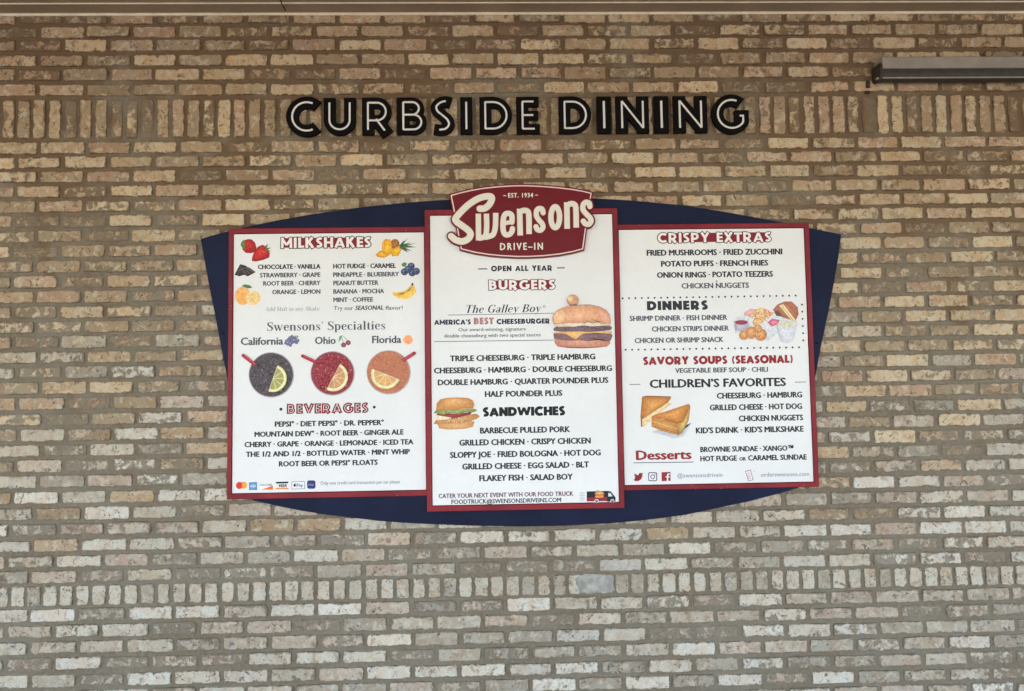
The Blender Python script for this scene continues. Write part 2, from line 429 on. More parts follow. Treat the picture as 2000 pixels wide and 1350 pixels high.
# ------------------------------------------------------------------ wall light
LX0 = at(1724, 122, .085)[0]; LX1 = LX0 + 1.24
lz_top = at(1724, 110.5, .085)[1]; lz_mid = at(1724, 133.5, .085)[1]
lamp = tag(empty('wall_light', (LX0, 0, lz_mid)), 'long grey strip light fixture on the wall at upper right, unlit, screw at its end', 'light fixture')
def extr(prof, x0, x1):
    m_ = MB(); n = len(prof)
    m_.add([(x0, -d, z) for d, z in prof] + [(x1, -d, z) for d, z in prof],
           [tuple(range(n)), tuple(reversed(range(n, 2 * n)))] + [(i, n + i, n + (i + 1) % n, (i + 1) % n) for i in range(n)])
    return m_
extr([(.002, lz_top), (.080, lz_top), (.085, lz_top - .004), (.085, lz_mid + .002), (.082, lz_mid), (.002, lz_mid)], LX0, LX1).build('housing', lamp, MAT['lamp'])
cp = [(.008, lz_mid - .001), (.080, lz_mid - .001), (.078, lz_mid - .020)]
for i in range(9):
    a = math.radians(-10 - 160 * i / 8)
    cp.append((.043 + .033 * math.cos(a), lz_mid - .029 + .019 * math.sin(a)))
cp.append((.008, lz_mid - .020))
extr(cp, LX0 + .002, LX1 - .002).build('lens', lamp, MAT['lens'])
extr([(.004, lz_mid + .028), (.074, lz_mid + .028), (.083, lz_mid + .010), (.083, lz_mid - .026), (.070, lz_mid - .046), (.020, lz_mid - .046), (.004, lz_mid - .03)], LX0 - .011, LX0 - .0005).build('end_cap', lamp, MAT['dark'])
rim = [(.0765, lz_mid - .036), (.0775, lz_mid - .0385), (.0735, lz_mid - .0425), (.0715, lz_mid - .041)]  # profile of the strip standing in for the lens highlight
extr(rim, LX0 + .002, LX1 - .002).build('lens_highlight', lamp, MAT['lamp'])  # paler strip along the dark lens, standing in for its highlight
scx, scz = at(1711.5, 153.5, .088)
mb = MB(); mb.cyl((scx + .004, -.092, scz), 'y', .0055, .012); mb.build('screw', lamp, MAT['steel'])
bx, bz = at(1697, 162, .02)
mb = MB(); mb.box(bx - .008, bx + .007, -.020, -.001, bz - .020, bz + .012, .002); mb.build('wall_bracket', lamp, MAT['dark'])
bx, bz = at(1696, 180, .01)
mb = MB(); mb.box(bx - .012, bx + .006, -.016, -.001, bz - .006, bz + .004, .001); mb.build('cable_clip', lamp, MAT['dark'])

# ------------------------------------------------------------------ stroke lettering
def arc(cx, cy, rx, ry, a0, a1, n=None):
    n = n or max(4, int(abs(a1 - a0) / 12))
    return [(cx + rx * math.cos(math.radians(a0 + (a1 - a0) * i / n)), cy + ry * math.sin(math.radians(a0 + (a1 - a0) * i / n))) for i in range(n + 1)]
def smooth(pts, sub=5):
    """Catmull-Rom through points (any dimension)"""
    P = [np.array(p, float) for p in pts]; P = [2 * P[0] - P[1]] + P + [2 * P[-1] - P[-2]]; out = []
    for i in range(1, len(P) - 2):
        for j in range(sub):
            t = j / sub
            out.append(.5 * (2 * P[i] + (P[i + 1] - P[i - 1]) * t + (2 * P[i - 1] - 5 * P[i] + 4 * P[i + 1] - P[i + 2]) * t * t + (3 * P[i] - P[i - 1] - 3 * P[i + 1] + P[i + 2]) * t ** 3))
    out.append(P[-2]); return [tuple(p) for p in out]
def stroke_quads(pts, w, rnd=False):
    """pts: (x, y) or (x, y, w); returns quads that cover the stroke"""
    q = []; P = [(p[0], p[1]) for p in pts]; Wd = [(p[2] if len(p) > 2 else w) for p in pts]
    Q = [P[0]]; W2 = [Wd[0]]
    for p, ww in zip(P[1:], Wd[1:]):
        if math.hypot(p[0] - Q[-1][0], p[1] - Q[-1][1]) > 1e-6: Q.append(p); W2.append(ww)
    closed = math.hypot(Q[0][0] - Q[-1][0], Q[0][1] - Q[-1][1]) < 1e-5 and len(Q) > 3
    n = len(Q); offs = []
    for i in range(n):
        a = Q[i - 1] if i else (Q[-2] if closed else None); b = Q[i + 1] if i < n - 1 else (Q[1] if closed else None)
        ns = []
        for s, e in ((a, Q[i]), (Q[i], b)):
            if s is None or e is None: continue
            d = Vector((e[0] - s[0], e[1] - s[1])).normalized(); ns.append(Vector((-d.y, d.x)))
        m = sum(ns, Vector((0, 0))).normalized(); k = 1 / max(.45, m.dot(ns[0]))
        offs.append((m * k * W2[i] / 2))
    for i in range(n - 1):
        a, b = Q[i], Q[i + 1]; oa, ob = offs[i], offs[i + 1]
        q.append([(a[0] + oa.x, a[1] + oa.y), (a[0] - oa.x, a[1] - oa.y), (b[0] - ob.x, b[1] - ob.y), (b[0] + ob.x, b[1] + ob.y)])
    if rnd:
        for c, ww in ((Q[0], W2[0]), (Q[-1], W2[-1])):
            q.append([(c[0] + ww / 2 * math.cos(a * math.pi / 7), c[1] + ww / 2 * math.sin(a * math.pi / 7)) for a in range(14)])
    return q
def union(polys):
    vs = []; fs = []
    tri = []
    for p in polys:
        if len(p) == 4: tri += [[p[0], p[1], p[2]], [p[0], p[2], p[3]]]
        else: tri.append(p)
    for p in tri:
        s = sum(p[i][0] * p[(i + 1) % len(p)][1] - p[(i + 1) % len(p)][0] * p[i][1] for i in range(len(p)))
        if abs(s) < 1e-12: continue
        if s < 0: p = p[::-1]
        n = len(vs); vs += [Vector(v) for v in p]; fs.append(list(range(n, n + len(p))))
    r = delaunay_2d_cdt(vs, [], fs, 1, 1e-5, True)
    return [tuple(v) for v in r[0]], [tuple(f) for f, o in zip(r[2], r[5]) if len(o)]
def trim(pts, a, b):
    P = [Vector(p[:2]) for p in pts]
    for rev, t in ((False, a), (True, b)):
        if rev: P.reverse()
        while t > 0 and len(P) > 1:
            l = (P[1] - P[0]).length
            if l > t: P[0] = P[0] + (P[1] - P[0]) * (t / l); t = 0
            else: t -= l; P.pop(0)
        if rev: P.reverse()
    return [tuple(p) for p in P]
A_ = arc
DECO = {  # glyph: (advance, [(points, trim start, trim end, width factor)]) drawn on a cap height of 1, stroke .30
 ' ': (.42, []),
 'I': (.30, [([(.15, 0), (.15, 1)], 1, 1, 1)]),
 'C': (.88, [(A_(.52, .5, .37, .385, 46, 314), 1, 1, 1)]),
 'G': (.97, [(A_(.52, .5, .37, .385, 48, 318) + [(.82, .30), (.82, .45), (.60, .45)], 1, 1, 1)]),
 'O': (1.04, [(A_(.52, .5, .37, .385, 0, 360), 0, 0, 1)]),
 'U': (.84, [([(.15, 1), (.15, .42)] + A_(.42, .40, .27, .255, 180, 360) + [(.69, .42), (.69, 1)], 1, 1, 1)]),
 'D': (.87, [([(.15, 0), (.15, 1)], 1, 1, 1), ([(.15, .86), (.36, .86)] + A_(.36, .5, .36, .36, 90, -90) + [(.15, .14)], 0, 0, .95)]),
 'P': (.76, [([(.15, 0), (.15, 1)], 1, 1, 1), ([(.15, .86), (.38, .86)] + A_(.38, .62, .235, .24, 90, -90) + [(.15, .38)], 0, 0, .92)]),
 'R': (.83, [([(.15, 0), (.15, 1)], 1, 1, 1), ([(.15, .86), (.38, .86)] + A_(.38, .62, .235, .24, 90, -90) + [(.15, .38)], 0, 0, .92), ([(.36, .42), (.66, 0)], 0, 1, 1.1)]),
 'B': (.78, [([(.15, 0), (.15, 1)], 1, 1, 1), ([(.15, .87), (.37, .87)] + A_(.37, .70, .17, .17, 90, -90) + [(.15, .53)], 0, 0, .84), ([(.15, .53), (.40, .53)] + A_(.40, .33, .20, .20, 90, -90) + [(.15, .13)], 0, 0, .84)]),
 'E': (.58, [([(.15, 0), (.15, 1)], 1, 1, 1), ([(.15, .87), (.56, .87)], 0, 1, .85), ([(.15, .5), (.55, .5)], 0, 1, .78), ([(.15, .13), (.58, .13)], 0, 1, .85)]),
 'F': (.57, [([(.15, 0), (.15, 1)], 1, 1, 1), ([(.15, .87), (.56, .87)], 0, 1, .85), ([(.15, .48), (.53, .48)], 0, 1, .8)]),
 'L': (.56, [([(.15, 0), (.15, 1)], 1, 1, 1), ([(.15, .13), (.56, .13)], 0, 1, .85)]),
 'T': (.70, [([(.35, 0), (.35, .9)], 1, 0, 1), ([(.0, .87), (.70, .87)], 1, 1, .85)]),
 'H': (.84, [([(.15, 0), (.15, 1)], 1, 1, 1), ([(.69, 0), (.69, 1)], 1, 1, 1), ([(.15, .5), (.69, .5)], 0, 0, .85)]),
 'N': (.84, [([(.15, 0), (.15, 1)], 1, 1, 1), ([(.69, 0), (.69, 1)], 1, 1, 1), ([(.15, .87), (.69, .13)], 0, 0, 1)]),
 'M': (1.04, [([(.14, 0), (.17, 1)], 1, 1, .92), ([(.90, 0), (.87, 1)], 1, 1, .92), ([(.17, .86), (.52, .28)], 0, 0, .85), ([(.87, .86), (.52, .28)], 0, 0, .85)]),
 'K': (.84, [([(.15, 0), (.15, 1)], 1, 1, 1), ([(.62, 1), (.24, .48)], 1, 0, 1), ([(.30, .60), (.68, 0)], 0, 1, 1)]),
 'A': (.94, [([(.12, 0), (.47, .92)], 1, 0, .92), ([(.82, 0), (.47, .92)], 1, 0, .92), ([(.22, .27), (.72, .27)], 0, 0, .7)]),
 'V': (.92, [([(.12, 1), (.46, .08)], 1, 0, .95), ([(.80, 1), (.46, .08)], 1, 0, .95)]),
 'W': (1.34, [([(.12, 1), (.37, .08)], 1, 0, .9), ([(.67, .92), (.37, .08)], 0, 0, .8), ([(.67, .92), (.97, .08)], 0, 0, .8), ([(1.22, 1), (.97, .08)], 1, 0, .9)]),
 'X': (.84, [([(.13, 0), (.71, 1)], 1, 1, 1), ([(.71, 0), (.13, 1)], 1, 1, 1)]),
 'Y': (.86, [([(.13, 1), (.43, .48)], 1, 0, 1), ([(.73, 1), (.43, .48)], 1, 0, 1), ([(.43, .5), (.43, 0)], 0, 1, 1)]),
 'S': (.62, [(smooth([(.52, .85), (.38, .89), (.24, .84), (.16, .74), (.19, .62), (.31, .51), (.43, .39), (.47, .26), (.39, .15), (.25, .12), (.10, .14)]), 1, 1, .92)]),
 '(': (.40, [(A_(.52, .47, .37, .62, 128, 232), 0, 0, .6)]),
 ')': (.40, [(A_(-.12, .47, .37, .62, 52, -52), 0, 0, .6)]),
 "'": (.28, [([(.16, 1), (.11, .70)], 0, 0, .8)]),
 '.': (.30, [([(.15, 0), (.15, .26)], 0, 0, 1)]),
}
_cache = {}
def deco(ch, w, grow=0.0, inl=False):
    key = (ch, round(w, 3), round(grow, 3), inl)
    if key not in _cache:
        q = []
        for pts, a, b, f in DECO[ch][1]:
            if inl: q += stroke_quads(trim(pts, .13 * a, .13 * b), w)
            else:
                p = pts
                if grow:                         # outline: longer by the same amount at the free ends
                    P = [Vector(v[:2]) for v in p]
                    if math.hypot(P[0][0] - P[-1][0], P[0][1] - P[-1][1]) > 1e-4:
                        P[0] = P[0] + (P[0] - P[1]).normalized() * grow; P[-1] = P[-1] + (P[-1] - P[-2]).normalized() * grow
                    p = [tuple(v) for v in P]
                q += stroke_quads(p, w * f + 2 * grow)
        _cache[key] = union(q) if q else ([], [])
    return _cache[key]
def deco_width(txt, gap): return sum(DECO[c][0] + gap for c in txt) - gap
class Flat(MB):
    """2D print collected at a depth; ink colours per vertex when col is given"""
    def __init__(s): super().__init__(); s.c = []
    def tri2(s, vs2, fs, fx, d, col=None):
        s.add([(fx(x, y)[0], -d, fx(x, y)[1]) for x, y in vs2], fs)
        if col is not None: s.c += [(*col, 1)] * len(vs2)
    def out(s, name, parent, mat):
        me = bpy.data.meshes.new(name); me.from_pydata(s.v, [], s.f)
        # all faces look out of the wall
        me.update()
        flip = [i for i, p in enumerate(me.polygons) if p.normal.y > 0]
        if flip:
            fs = [tuple(reversed(f)) if i in set(flip) else f for i, f in enumerate(s.f)] if len(flip) < len(s.f) else [tuple(reversed(f)) for f in s.f]
            me = bpy.data.meshes.new(name); me.from_pydata(s.v, [], fs)
        if s.c:
            a = me.attributes.new('ink', 'FLOAT_COLOR', 'POINT'); a.data.foreach_set('color', np.array(s.c, dtype=np.float32).ravel())
        me.update(); return link(name, me, parent, mat)

def line_frame(x0, x1, yb, yb1, cap, d):
    """frame of a line of writing: its left baseline point, length and cap height in metres"""
    a = at(x0, yb, d); b = at(x1, yb1, d)
    h = at((x0 + x1) / 2, (yb + yb1) / 2 - cap, d)[1] - at((x0 + x1) / 2, (yb + yb1) / 2, d)[1]
    z = (a[1] + b[1]) / 2
    return a[0], b[0] - a[0], z, h
def deco_line(name, parent, txt, x0, x1, yb, yb1, cap, d, w, mat, gap=.09, style='plain', mats=None, outline=True):
    X, Lw, Z, H = line_frame(x0, x1, yb, yb1, cap, d)
    tot = deco_width(txt, gap); sx_ = Lw / tot; res = []
    def lay(wd, grow, inl, dd, mt, nm):
        f = Flat(); x = 0
        for c in txt:
            vs, fs = deco(c, wd, grow, inl)
            xx = x; f.tri2(vs, fs, lambda u, v: (X + (xx + u) * sx_, Z + v * H), dd, None); x += DECO[c][0] + gap
        return f.out(nm, parent, mt)
    if style == 'inline' and outline: lay(w, .035, False, d + .0003, MAT['i_k'], name + '_outline')
    if style == 'plain': lay(w, 0, False, d + .0006, mat, name)
    elif style == 'inline':
        lay(w, 0, False, d + .0006, mat, name); lay(.05, 0, True, d + .0009, mats, name + '_inline')
    elif style == 'block':                                # outlined white letters on a red bar
        f = Flat()
        f.tri2([(.12, .04), (tot - .14, .04), (tot - .14, .96), (.12, .96)], [(0, 1, 2, 3)], lambda u, v: (X + u * sx_, Z + v * H), d + .0004)
        lay(w, .075, False, d + .0002, mats[0], name + '_outline')
        f.out(name + '_bar', parent, mats[1])
        lay(w, .0, False, d + .0008, mats[2], name)
# plain sans lettering
_tc = {}
def sans_mesh(txt, track=1.0):
    if (txt, track) in _tc: return _tc[(txt, track)]
    c = bpy.data.curves.new('t', 'FONT'); c.body = txt; c.resolution_u = 2; c.size = 1; c.space_character = track
    o = bpy.data.objects.new('t', c); sc.collection.objects.link(o)
    dg = bpy.context.evaluated_depsgraph_get(); dg.update()
    me = bpy.data.meshes.new_from_object(o.evaluated_get(dg))
    V = [(v.co.x, v.co.y) for v in me.vertices]; F = [tuple(p.vertices) for p in me.polygons]
    bpy.data.objects.remove(o); bpy.data.curves.remove(c); bpy.data.meshes.remove(me)
    _tc[(txt, track)] = (V, F); return V, F
CAPH = max(v[1] for v in sans_mesh('H')[0])
def sans(name, parent, txt, x0, x1, yb, yb1, cap, d, mat, bold=.02, slant=0.0, track=1.0):
    X, Lw, Z, H = line_frame(x0, x1, yb, yb1, cap, d)
    V, F = sans_mesh(txt, track); mn = min(v[0] for v in V); mx = max(v[0] for v in V)
    sx_ = Lw / (mx - mn + 2 * bold); sz_ = H / CAPH; f = Flat()
    offs = [(0, 0)] if bold <= 0 else [(-bold, 0), (bold, 0), (0, bold * .5), (0, -bold * .5)]
    for i, (ox, oz) in enumerate(offs):
        f.tri2([(x + ox, y + oz) for x, y in V], F, lambda u, v: (X + (u - mn + bold + slant * v) * sx_, Z + v * sz_), d + .0006 + i * .00008)
    return f.out(name, parent, mat)
# serif lettering (didone): strokes with their own widths; x height .66 of the cap height
TH, TN = .135, .045
SER = {
 ' ': (.30, []),
 'S': (.60, [smooth([(.50, .80, .03), (.44, .93, .05), (.30, .97, .05), (.14, .88, .10), (.14, .68, .13), (.30, .53, .15), (.45, .40, .14), (.50, .22, .12), (.40, .06, .06), (.26, .02, .05), (.13, .08, .05), (.07, .22, .03)]), [(.52, .68, .03), (.52, .99, .03)], [(.06, .30, .03), (.06, 0, .03)]]),
 'w': (.86, [[(.10, .66, TH), (.28, 0, .10)], [(.44, .64, .04), (.28, 0, .05)], [(.40, .66, TH), (.58, 0, .10)], [(.76, .64, .04), (.58, 0, .05)], [(0, .645, .035), (.22, .645, .035)], [(.34, .645, .035), (.52, .645, .035)], [(.66, .645, .035), (.86, .645, .035)]]),
 'e': (.52, [smooth([(.08, .37, .05), (.44, .37, .05)]), smooth([(.43, .37, .10), (.41, .55, .09), (.27, .64, .045), (.13, .54, .10), (.10, .34, TH), (.14, .12, .11), (.28, .02, .05), (.40, .06, .045), (.46, .17, .03)])]),
 'n': (.62, [[(.14, 0, TH), (.14, .65, TH)], smooth([(.16, .50, .04), (.28, .62, .05), (.40, .61, .08), (.47, .48, TH), (.47, 0, TH)]), [(.02, .02, .035), (.26, .02, .035)], [(.36, .02, .035), (.60, .02, .035)], [(.02, .64, .035), (.14, .64, .035)]]),
 's': (.46, [smooth([(.37, .50, .03), (.32, .61, .045), (.20, .63, .045), (.11, .54, .08), (.15, .41, .11), (.28, .30, .12), (.36, .18, .10), (.32, .06, .05), (.20, .02, .045), (.10, .06, .04), (.06, .18, .03)]), [(.385, .46, .025), (.385, .66, .025)], [(.055, .2, .025), (.055, 0, .025)]]),
 'o': (.56, [[(x, y, w) for (x, y), w in zip(arc(.28, .33, .20, .305, 0, 360, 24), [.05 + .09 * abs(math.cos(math.radians(15 * i))) ** 1.5 for i in range(25)])]]),
 "'": (.22, [smooth([(.10, .98, .10), (.12, .88, .07), (.07, .76, .02)])]),
 'p': (.60, [[(.14, -.26, TH), (.14, .65, TH)], smooth([(.16, .52, .04), (.30, .64, .05), (.46, .52, .11), (.48, .33, .13), (.45, .12, .11), (.30, .02, .05), (.16, .10, .04)]), [(.02, -.24, .035), (.28, -.24, .035)], [(.02, .64, .035), (.14, .64, .035)]]),
 'c': (.50, [smooth([(.40, .48, .09), (.37, .60, .05), (.26, .64, .045), (.13, .54, .10), (.10, .33, TH), (.14, .12, .11), (.28, .02, .05), (.40, .07, .04), (.45, .18, .03)])]),
 'i': (.30, [[(.15, 0, TH), (.15, .65, TH)], [(.15, .80, .14), (.15, .94, .14)], [(.02, .02, .035), (.28, .02, .035)], [(.03, .64, .035), (.15, .64, .035)]]),
 'a': (.54, [smooth([(.12, .50, .09), (.16, .61, .05), (.27, .64, .05), (.37, .57, .10), (.38, .42, TH), (.38, .10, TH), (.43, .02, .05), (.52, .06, .03)]), smooth([(.36, .38, .04), (.20, .31, .07), (.10, .18, .12), (.16, .04, .06), (.27, .03, .045), (.36, .12, .04)])]),
 'l': (.30, [[(.15, 0, TH), (.15, 1, TH)], [(.02, .02, .035), (.28, .02, .035)], [(.03, .985, .035), (.15, .985, .035)]]),
 't': (.38, [smooth([(.17, .88, .04), (.17, .60, TH), (.17, .14, TH), (.22, .03, .07), (.30, .03, .04), (.36, .12, .03)]), [(.03, .635, .04), (.34, .635, .04)]]),
 'T': (.72, [[(.36, 0, .15), (.36, 1, .15)], [(.03, .975, .045), (.69, .975, .045)], [(.045, 1, .03), (.045, .76, .03)], [(.675, 1, .03), (.675, .76, .03)], [(.22, .02, .035), (.50, .02, .035)]]),
 'h': (.62, [[(.14, 0, TH), (.14, 1, TH)], smooth([(.16, .50, .04), (.28, .62, .05), (.40, .61, .08), (.47, .48, TH), (.47, 0, TH)]), [(.02, .02, .035), (.26, .02, .035)], [(.36, .02, .035), (.60, .02, .035)], [(.02, .985, .035), (.14, .985, .035)]]),
 'G': (.82, [smooth([(.66, .72, .04), (.60, .90, .05), (.42, .97, .05), (.20, .84, .12), (.12, .5, .15), (.20, .16, .12), (.42, .03, .05), (.58, .08, .06), (.64, .16, .06)]), [(.66, .02, .14), (.66, .42, .14)], [(.50, .42, .04), (.80, .42, .04)], [(.68, .68, .03), (.68, .99, .03)]]),
 'y': (.58, [[(.12, .66, TH), (.32, .06, .10)], smooth([(.48, .64, .04), (.32, .06, .04), (.24, -.18, .04), (.14, -.25, .05), (.07, -.20, .08)]), [(.01, .645, .035), (.24, .645, .035)], [(.38, .645, .035), (.57, .645, .035)]]),
 'B': (.72, [[(.16, 0, .15), (.16, 1, .15)], smooth([(.14, .975, .04), (.40, .96, .06), (.53, .78, .14), (.40, .56, .06), (.16, .53, .04)]), smooth([(.16, .53, .04), (.44, .50, .06), (.60, .28, .15), (.44, .05, .06), (.14, .025, .04)]), [(.02, .02, .035), (.2, .02, .035)], [(.02, .98, .035), (.2, .98, .035)]]),
 'A': (.74, [[(.14, 0, .035), (.36, 1, .04)], [(.36, 1, .10), (.60, 0, .15)], [(.2, .32, .035), (.52, .32, .035)], [(.02, .02, .03), (.26, .02, .03)], [(.46, .02, .03), (.73, .02, .03)]]),
 'M': (.92, [[(.12, 0, .035), (.12, 1, .035)], [(.14, 1, .13), (.44, .1, .11)], [(.74, 1, .03), (.46, .1, .03)], [(.76, 0, .14), (.76, 1, .14)], [(.02, .02, .03), (.22, .02, .03)], [(.62, .02, .03), (.9, .02, .03)]]),
 'd': (.60, [[(.46, 0, TH), (.46, 1, TH)], smooth([(.44, .52, .04), (.30, .64, .05), (.14, .52, .11), (.12, .33, .13), (.15, .12, .11), (.30, .02, .05), (.44, .12, .04)]), [(.34, .985, .03), (.46, .985, .03)], [(.46, .02, .03), (.58, .02, .03)]]),
 'k': (.60, [[(.14, 0, TH), (.14, 1, TH)], [(.48, .62, .04), (.2, .32, .04)], [(.26, .38, .12), (.48, 0, .12)], [(.02, .02, .03), (.26, .02, .03)], [(.38, .02, .03), (.58, .02, .03)], [(.36, .64, .03), (.56, .64, .03)]]),
}
_sc = {}
def serif(name, parent, txt, x0, x1, yb, yb1, cap, d, mat, slant=0.0, wf=1.0):
    X, Lw, Z, H = line_frame(x0, x1, yb, yb1, cap, d); gap = .03
    tot = sum(SER[c][0] + gap for c in txt); sx_ = Lw / tot; f = Flat(); x = 0
    for c in txt:
        if (c, wf) not in _sc:
            q = []
            for st in SER[c][1]: q += stroke_quads([(p[0], p[1], p[2] * wf) for p in st], .1)
            _sc[(c, wf)] = union(q) if q else ([], [])
        vs, fs = _sc[(c, wf)]; xx = x
        f.tri2(vs, fs, lambda u, v: (X + (xx + u + slant * v) * sx_, Z + v * H), d + .0006); x += SER[c][0] + gap
    return f.out(name, parent, mat)

# ------------------------------------------------------------------ CURBSIDE DINING letters
LD = .028                                               # letters stand off the wall
words = [('CURBSIDE', [(558.5, 626.5), (632, 694.5), (707, 767.5), (775.5, 833), (841, 888), (899, 922.5), (936.5, 1000), (1008.5, 1054)], 190.3, 263.2, 189.5, 261.8),
         ('DINING', [(1091.5, 1155), (1166, 1193.5), (1203, 1267.5), (1278, 1306), (1315.5, 1381.5), (1390.5, 1462.5)], 188.8, 259.8, 187.8, 259)]
zt = np.mean([at(600, 190.3, LD)[1], at(1000, 190.2, LD)[1], at(1100, 188.8, LD)[1], at(1370, 188.0, LD)[1]])
zb = np.mean([at(720, 263.6, LD)[1], at(1000, 261.4, LD)[1], at(1100, 259.6, LD)[1], at(1370, 259, LD)[1]])
ordn = {'C': 'round open', 'U': '', 'R': '', 'B': '', 'S': '', 'E': '', 'G': ''}
desc = {(0, 0): 'black letter C with white inline opening the word CURBSIDE', (0, 1): 'black letter U with white inline in the word CURBSIDE',
 (0, 2): 'black letter R with white inline in the word CURBSIDE', (0, 3): 'black letter B with white inline in the word CURBSIDE',
 (0, 4): 'black letter S with white inline in the word CURBSIDE', (0, 5): 'black letter I with white inline between S and D of CURBSIDE',
 (0, 6): 'black letter D with white inline near the end of the word CURBSIDE', (0, 7): 'black letter E with white inline closing the word CURBSIDE',
 (1, 0): 'black letter D with white inline opening the word DINING', (1, 1): 'black letter I with white inline right after the D of DINING',
 (1, 2): 'black letter N with white inline in the middle of DINING, its first N', (1, 3): 'black letter I with white inline between the two Ns of DINING',
 (1, 4): 'black letter N with white inline just before the G of DINING', (1, 5): 'black letter G with white inline closing the word DINING'}
def solid(vs, fs, fx, d0, d1):
    """planar triangulation pushed out from depth d0 to d1"""
    n = len(vs); cnt = {}
    for f in fs:
        for i in range(len(f)):
            e = (f[i], f[(i + 1) % len(f)]); cnt[e] = cnt.get(e, 0) + 1
    V = [(fx(*v)[0], -d1, fx(*v)[1]) for v in vs] + [(fx(*v)[0], -d0, fx(*v)[1]) for v in vs]
    F = [tuple(f) for f in fs] + [tuple(i + n for i in reversed(f)) for f in fs]
    for (a, b) in cnt:
        if (b, a) not in cnt: F.append((b, a, a + n, b + n))
    return V, F
for wi, (wd_, ext, *_r) in enumerate(words):
    for li, (ch, (xa, xb)) in enumerate(zip(wd_, ext)):
        X0, X1 = at(xa, 225, LD)[0], at(xb, 225, LD)[0]; Z0 = float(zb); H = float(zt - zb)
        vs, fs = deco(ch, .31); mn = min(v[0] for v in vs); mx = max(v[0] for v in vs)
        s_ = (X1 - X0) / (mx - mn)
        fx = lambda u, v: (X0 + (u - mn) * s_, Z0 + v * H)
        root = tag(empty('sign_letter', ((X0 + X1) / 2, 0, Z0)), desc[(wi, li)], 'letter', 'letters of the curbside dining sign')
        V, F = solid(vs, fs, fx, .010, LD); m_ = MB(); m_.add(V, F); m_.build('letter_body', root, MAT['black_letter'])
        vs, fs = deco(ch, .048, 0, True)
        V, F = solid(vs, fs, fx, LD + .0002, LD + .0016); m_ = MB(); m_.add(V, F); m_.build('inline_strip', root, MAT['inline'])

# ------------------------------------------------------------------ menu sign
BD, PD, CDp, GD = .026, .040, .052, .064               # front depths: board, side panels, centre panel, logo
sign = tag(empty('menu_sign', (at(1020, 700, BD)[0], 0, at(1020, 1027, BD)[1])), 'drive-in menu board of three white panels with red frames on a curved navy backing board', 'menu board')
z1 = zm(380, 380, 4.255); z2 = zm(1180, 380, 4); z3 = zm(1500, 340, 3.97)
top = [(391.8, 467), (420, 458.5), (450, 450.5), (481, 443), (544.5, 430), (615, 417.5), (709, 404.5), (780, 397), (850, 391.5), (930, 387.5), (1020, 385.5), (1110, 386), (1180, 388.5),
       (1230, 391.5), (1280, 396), (1330, 401), (1380, 408), (1430, 416.5), (1480, 425.5), (1530, 435), (1580, 445), (1643, 458)]
right = [(1638, 500), (1631, 541.5), (1618, 610), (1603, 679), (1592, 740), (1575, 860), (1560, 953)]
bot = [(1522, 964), (1460, 980), (1400, 992.5), (1340, 1005.5), (1260, 1016), (1190, 1022.5), (1100, 1027), (1016, 1028.5), (920, 1027), (800, 1022), (740, 1017.5), (680, 1010.5), (635, 1005), (590, 998), (540, 988), (494, 977.5)]
left = [(480, 965), (462, 860), (443, 735), (432, 680), (420, 615), (408, 556.6), (400, 512)]
outline = [at(x, y, BD) for x, y in (top + right + bot + left)][::-1]
mb = MB(); mb.plate(outline, .004, BD, .0012); mb.build('backing_board', sign, MAT['navy'])
for (x, y) in ((436, 651), (1595, 670)):
    X, Z = at(x, y, BD); mb = MB(); mb.cyl((X, -BD - .003, Z), 'y', .005, .003, 12); mb.build('bolt', sign, MAT['black_letter'])

def rect(x0, x1, z0, z1): return [(x0, z0), (x1, z0), (x1, z1), (x0, z1)]
def panel(name_label, d, oL, oR, oT, oB, iL, iR, iT, iB, dback):
    """frame of four mitred rails round a white sheet; edges given in metres"""
    m_ = MB()
    fo = [(oL, oB), (oR, oB), (oR, oT), (oL, oT)]; fi = [(iL, iB), (iR, iB), (iR, iT), (iL, iT)]
    b = .0015
    def ring(pts, dd): return [(x, -dd, z) for x, z in pts]
    ob = [(oL + b, oB + b), (oR - b, oB + b), (oR - b, oT - b), (oL + b, oT - b)]
    ib = [(iL - b, iB - b), (iR + b, iB - b), (iR + b, iT + b), (iL - b, iT + b)]
    rings = [ring(fo, dback), ring(fo, d - b), ring(ob, d), ring(ib, d), ring(fi, d - b), ring(fi, d - .009)]
    V = [v for r in rings for v in r]; F = [(0, 3, 2, 1)]
    for k in range(5):
        for i in range(4):
            j = (i + 1) % 4; F.append((4 * k + i, 4 * k + j, 4 * k + 4 + j, 4 * k + 4 + i))
    m_.add(V, F); fr = m_.build('menu_panel', sign, MAT['frame']); fr['label'] = name_label
    m_ = MB(); m_.add([(x, -(d - .0070), z) for x, z in rect(iL + .0005, iR - .0005, iB + .0005, iT - .0005)], [(0, 1, 2, 3)]); m_.build('sheet_edge', fr, MAT['gap'])
    e = .0022
    m_ = MB(); m_.add([(x, -(d - .0066), z) for x, z in rect(iL + e, iR - e, iB + e, iT - e)], [(0, 1, 2, 3)]); m_.build('sheet', fr, MAT['panel'])
    return fr, d - .0066
def ax(px, py, d): return at(px, py, d)[0]
def az_(px, py, d): return at(px, py, d)[1]
d = PD
Lp, LF = panel('left menu panel, milkshakes and beverages', d, (ax(443.4, 500, d) + ax(446, 950, d)) / 2, ax(832, 700, d), az_(630, 444.7, d), az_(640, 972.2, d),
    (ax(453, 500, d) + ax(453.4, 950, d)) / 2, ax(829.7, 600, d), az_(640, 454.5, d), az_(640, 961.5, d), BD + .0005)
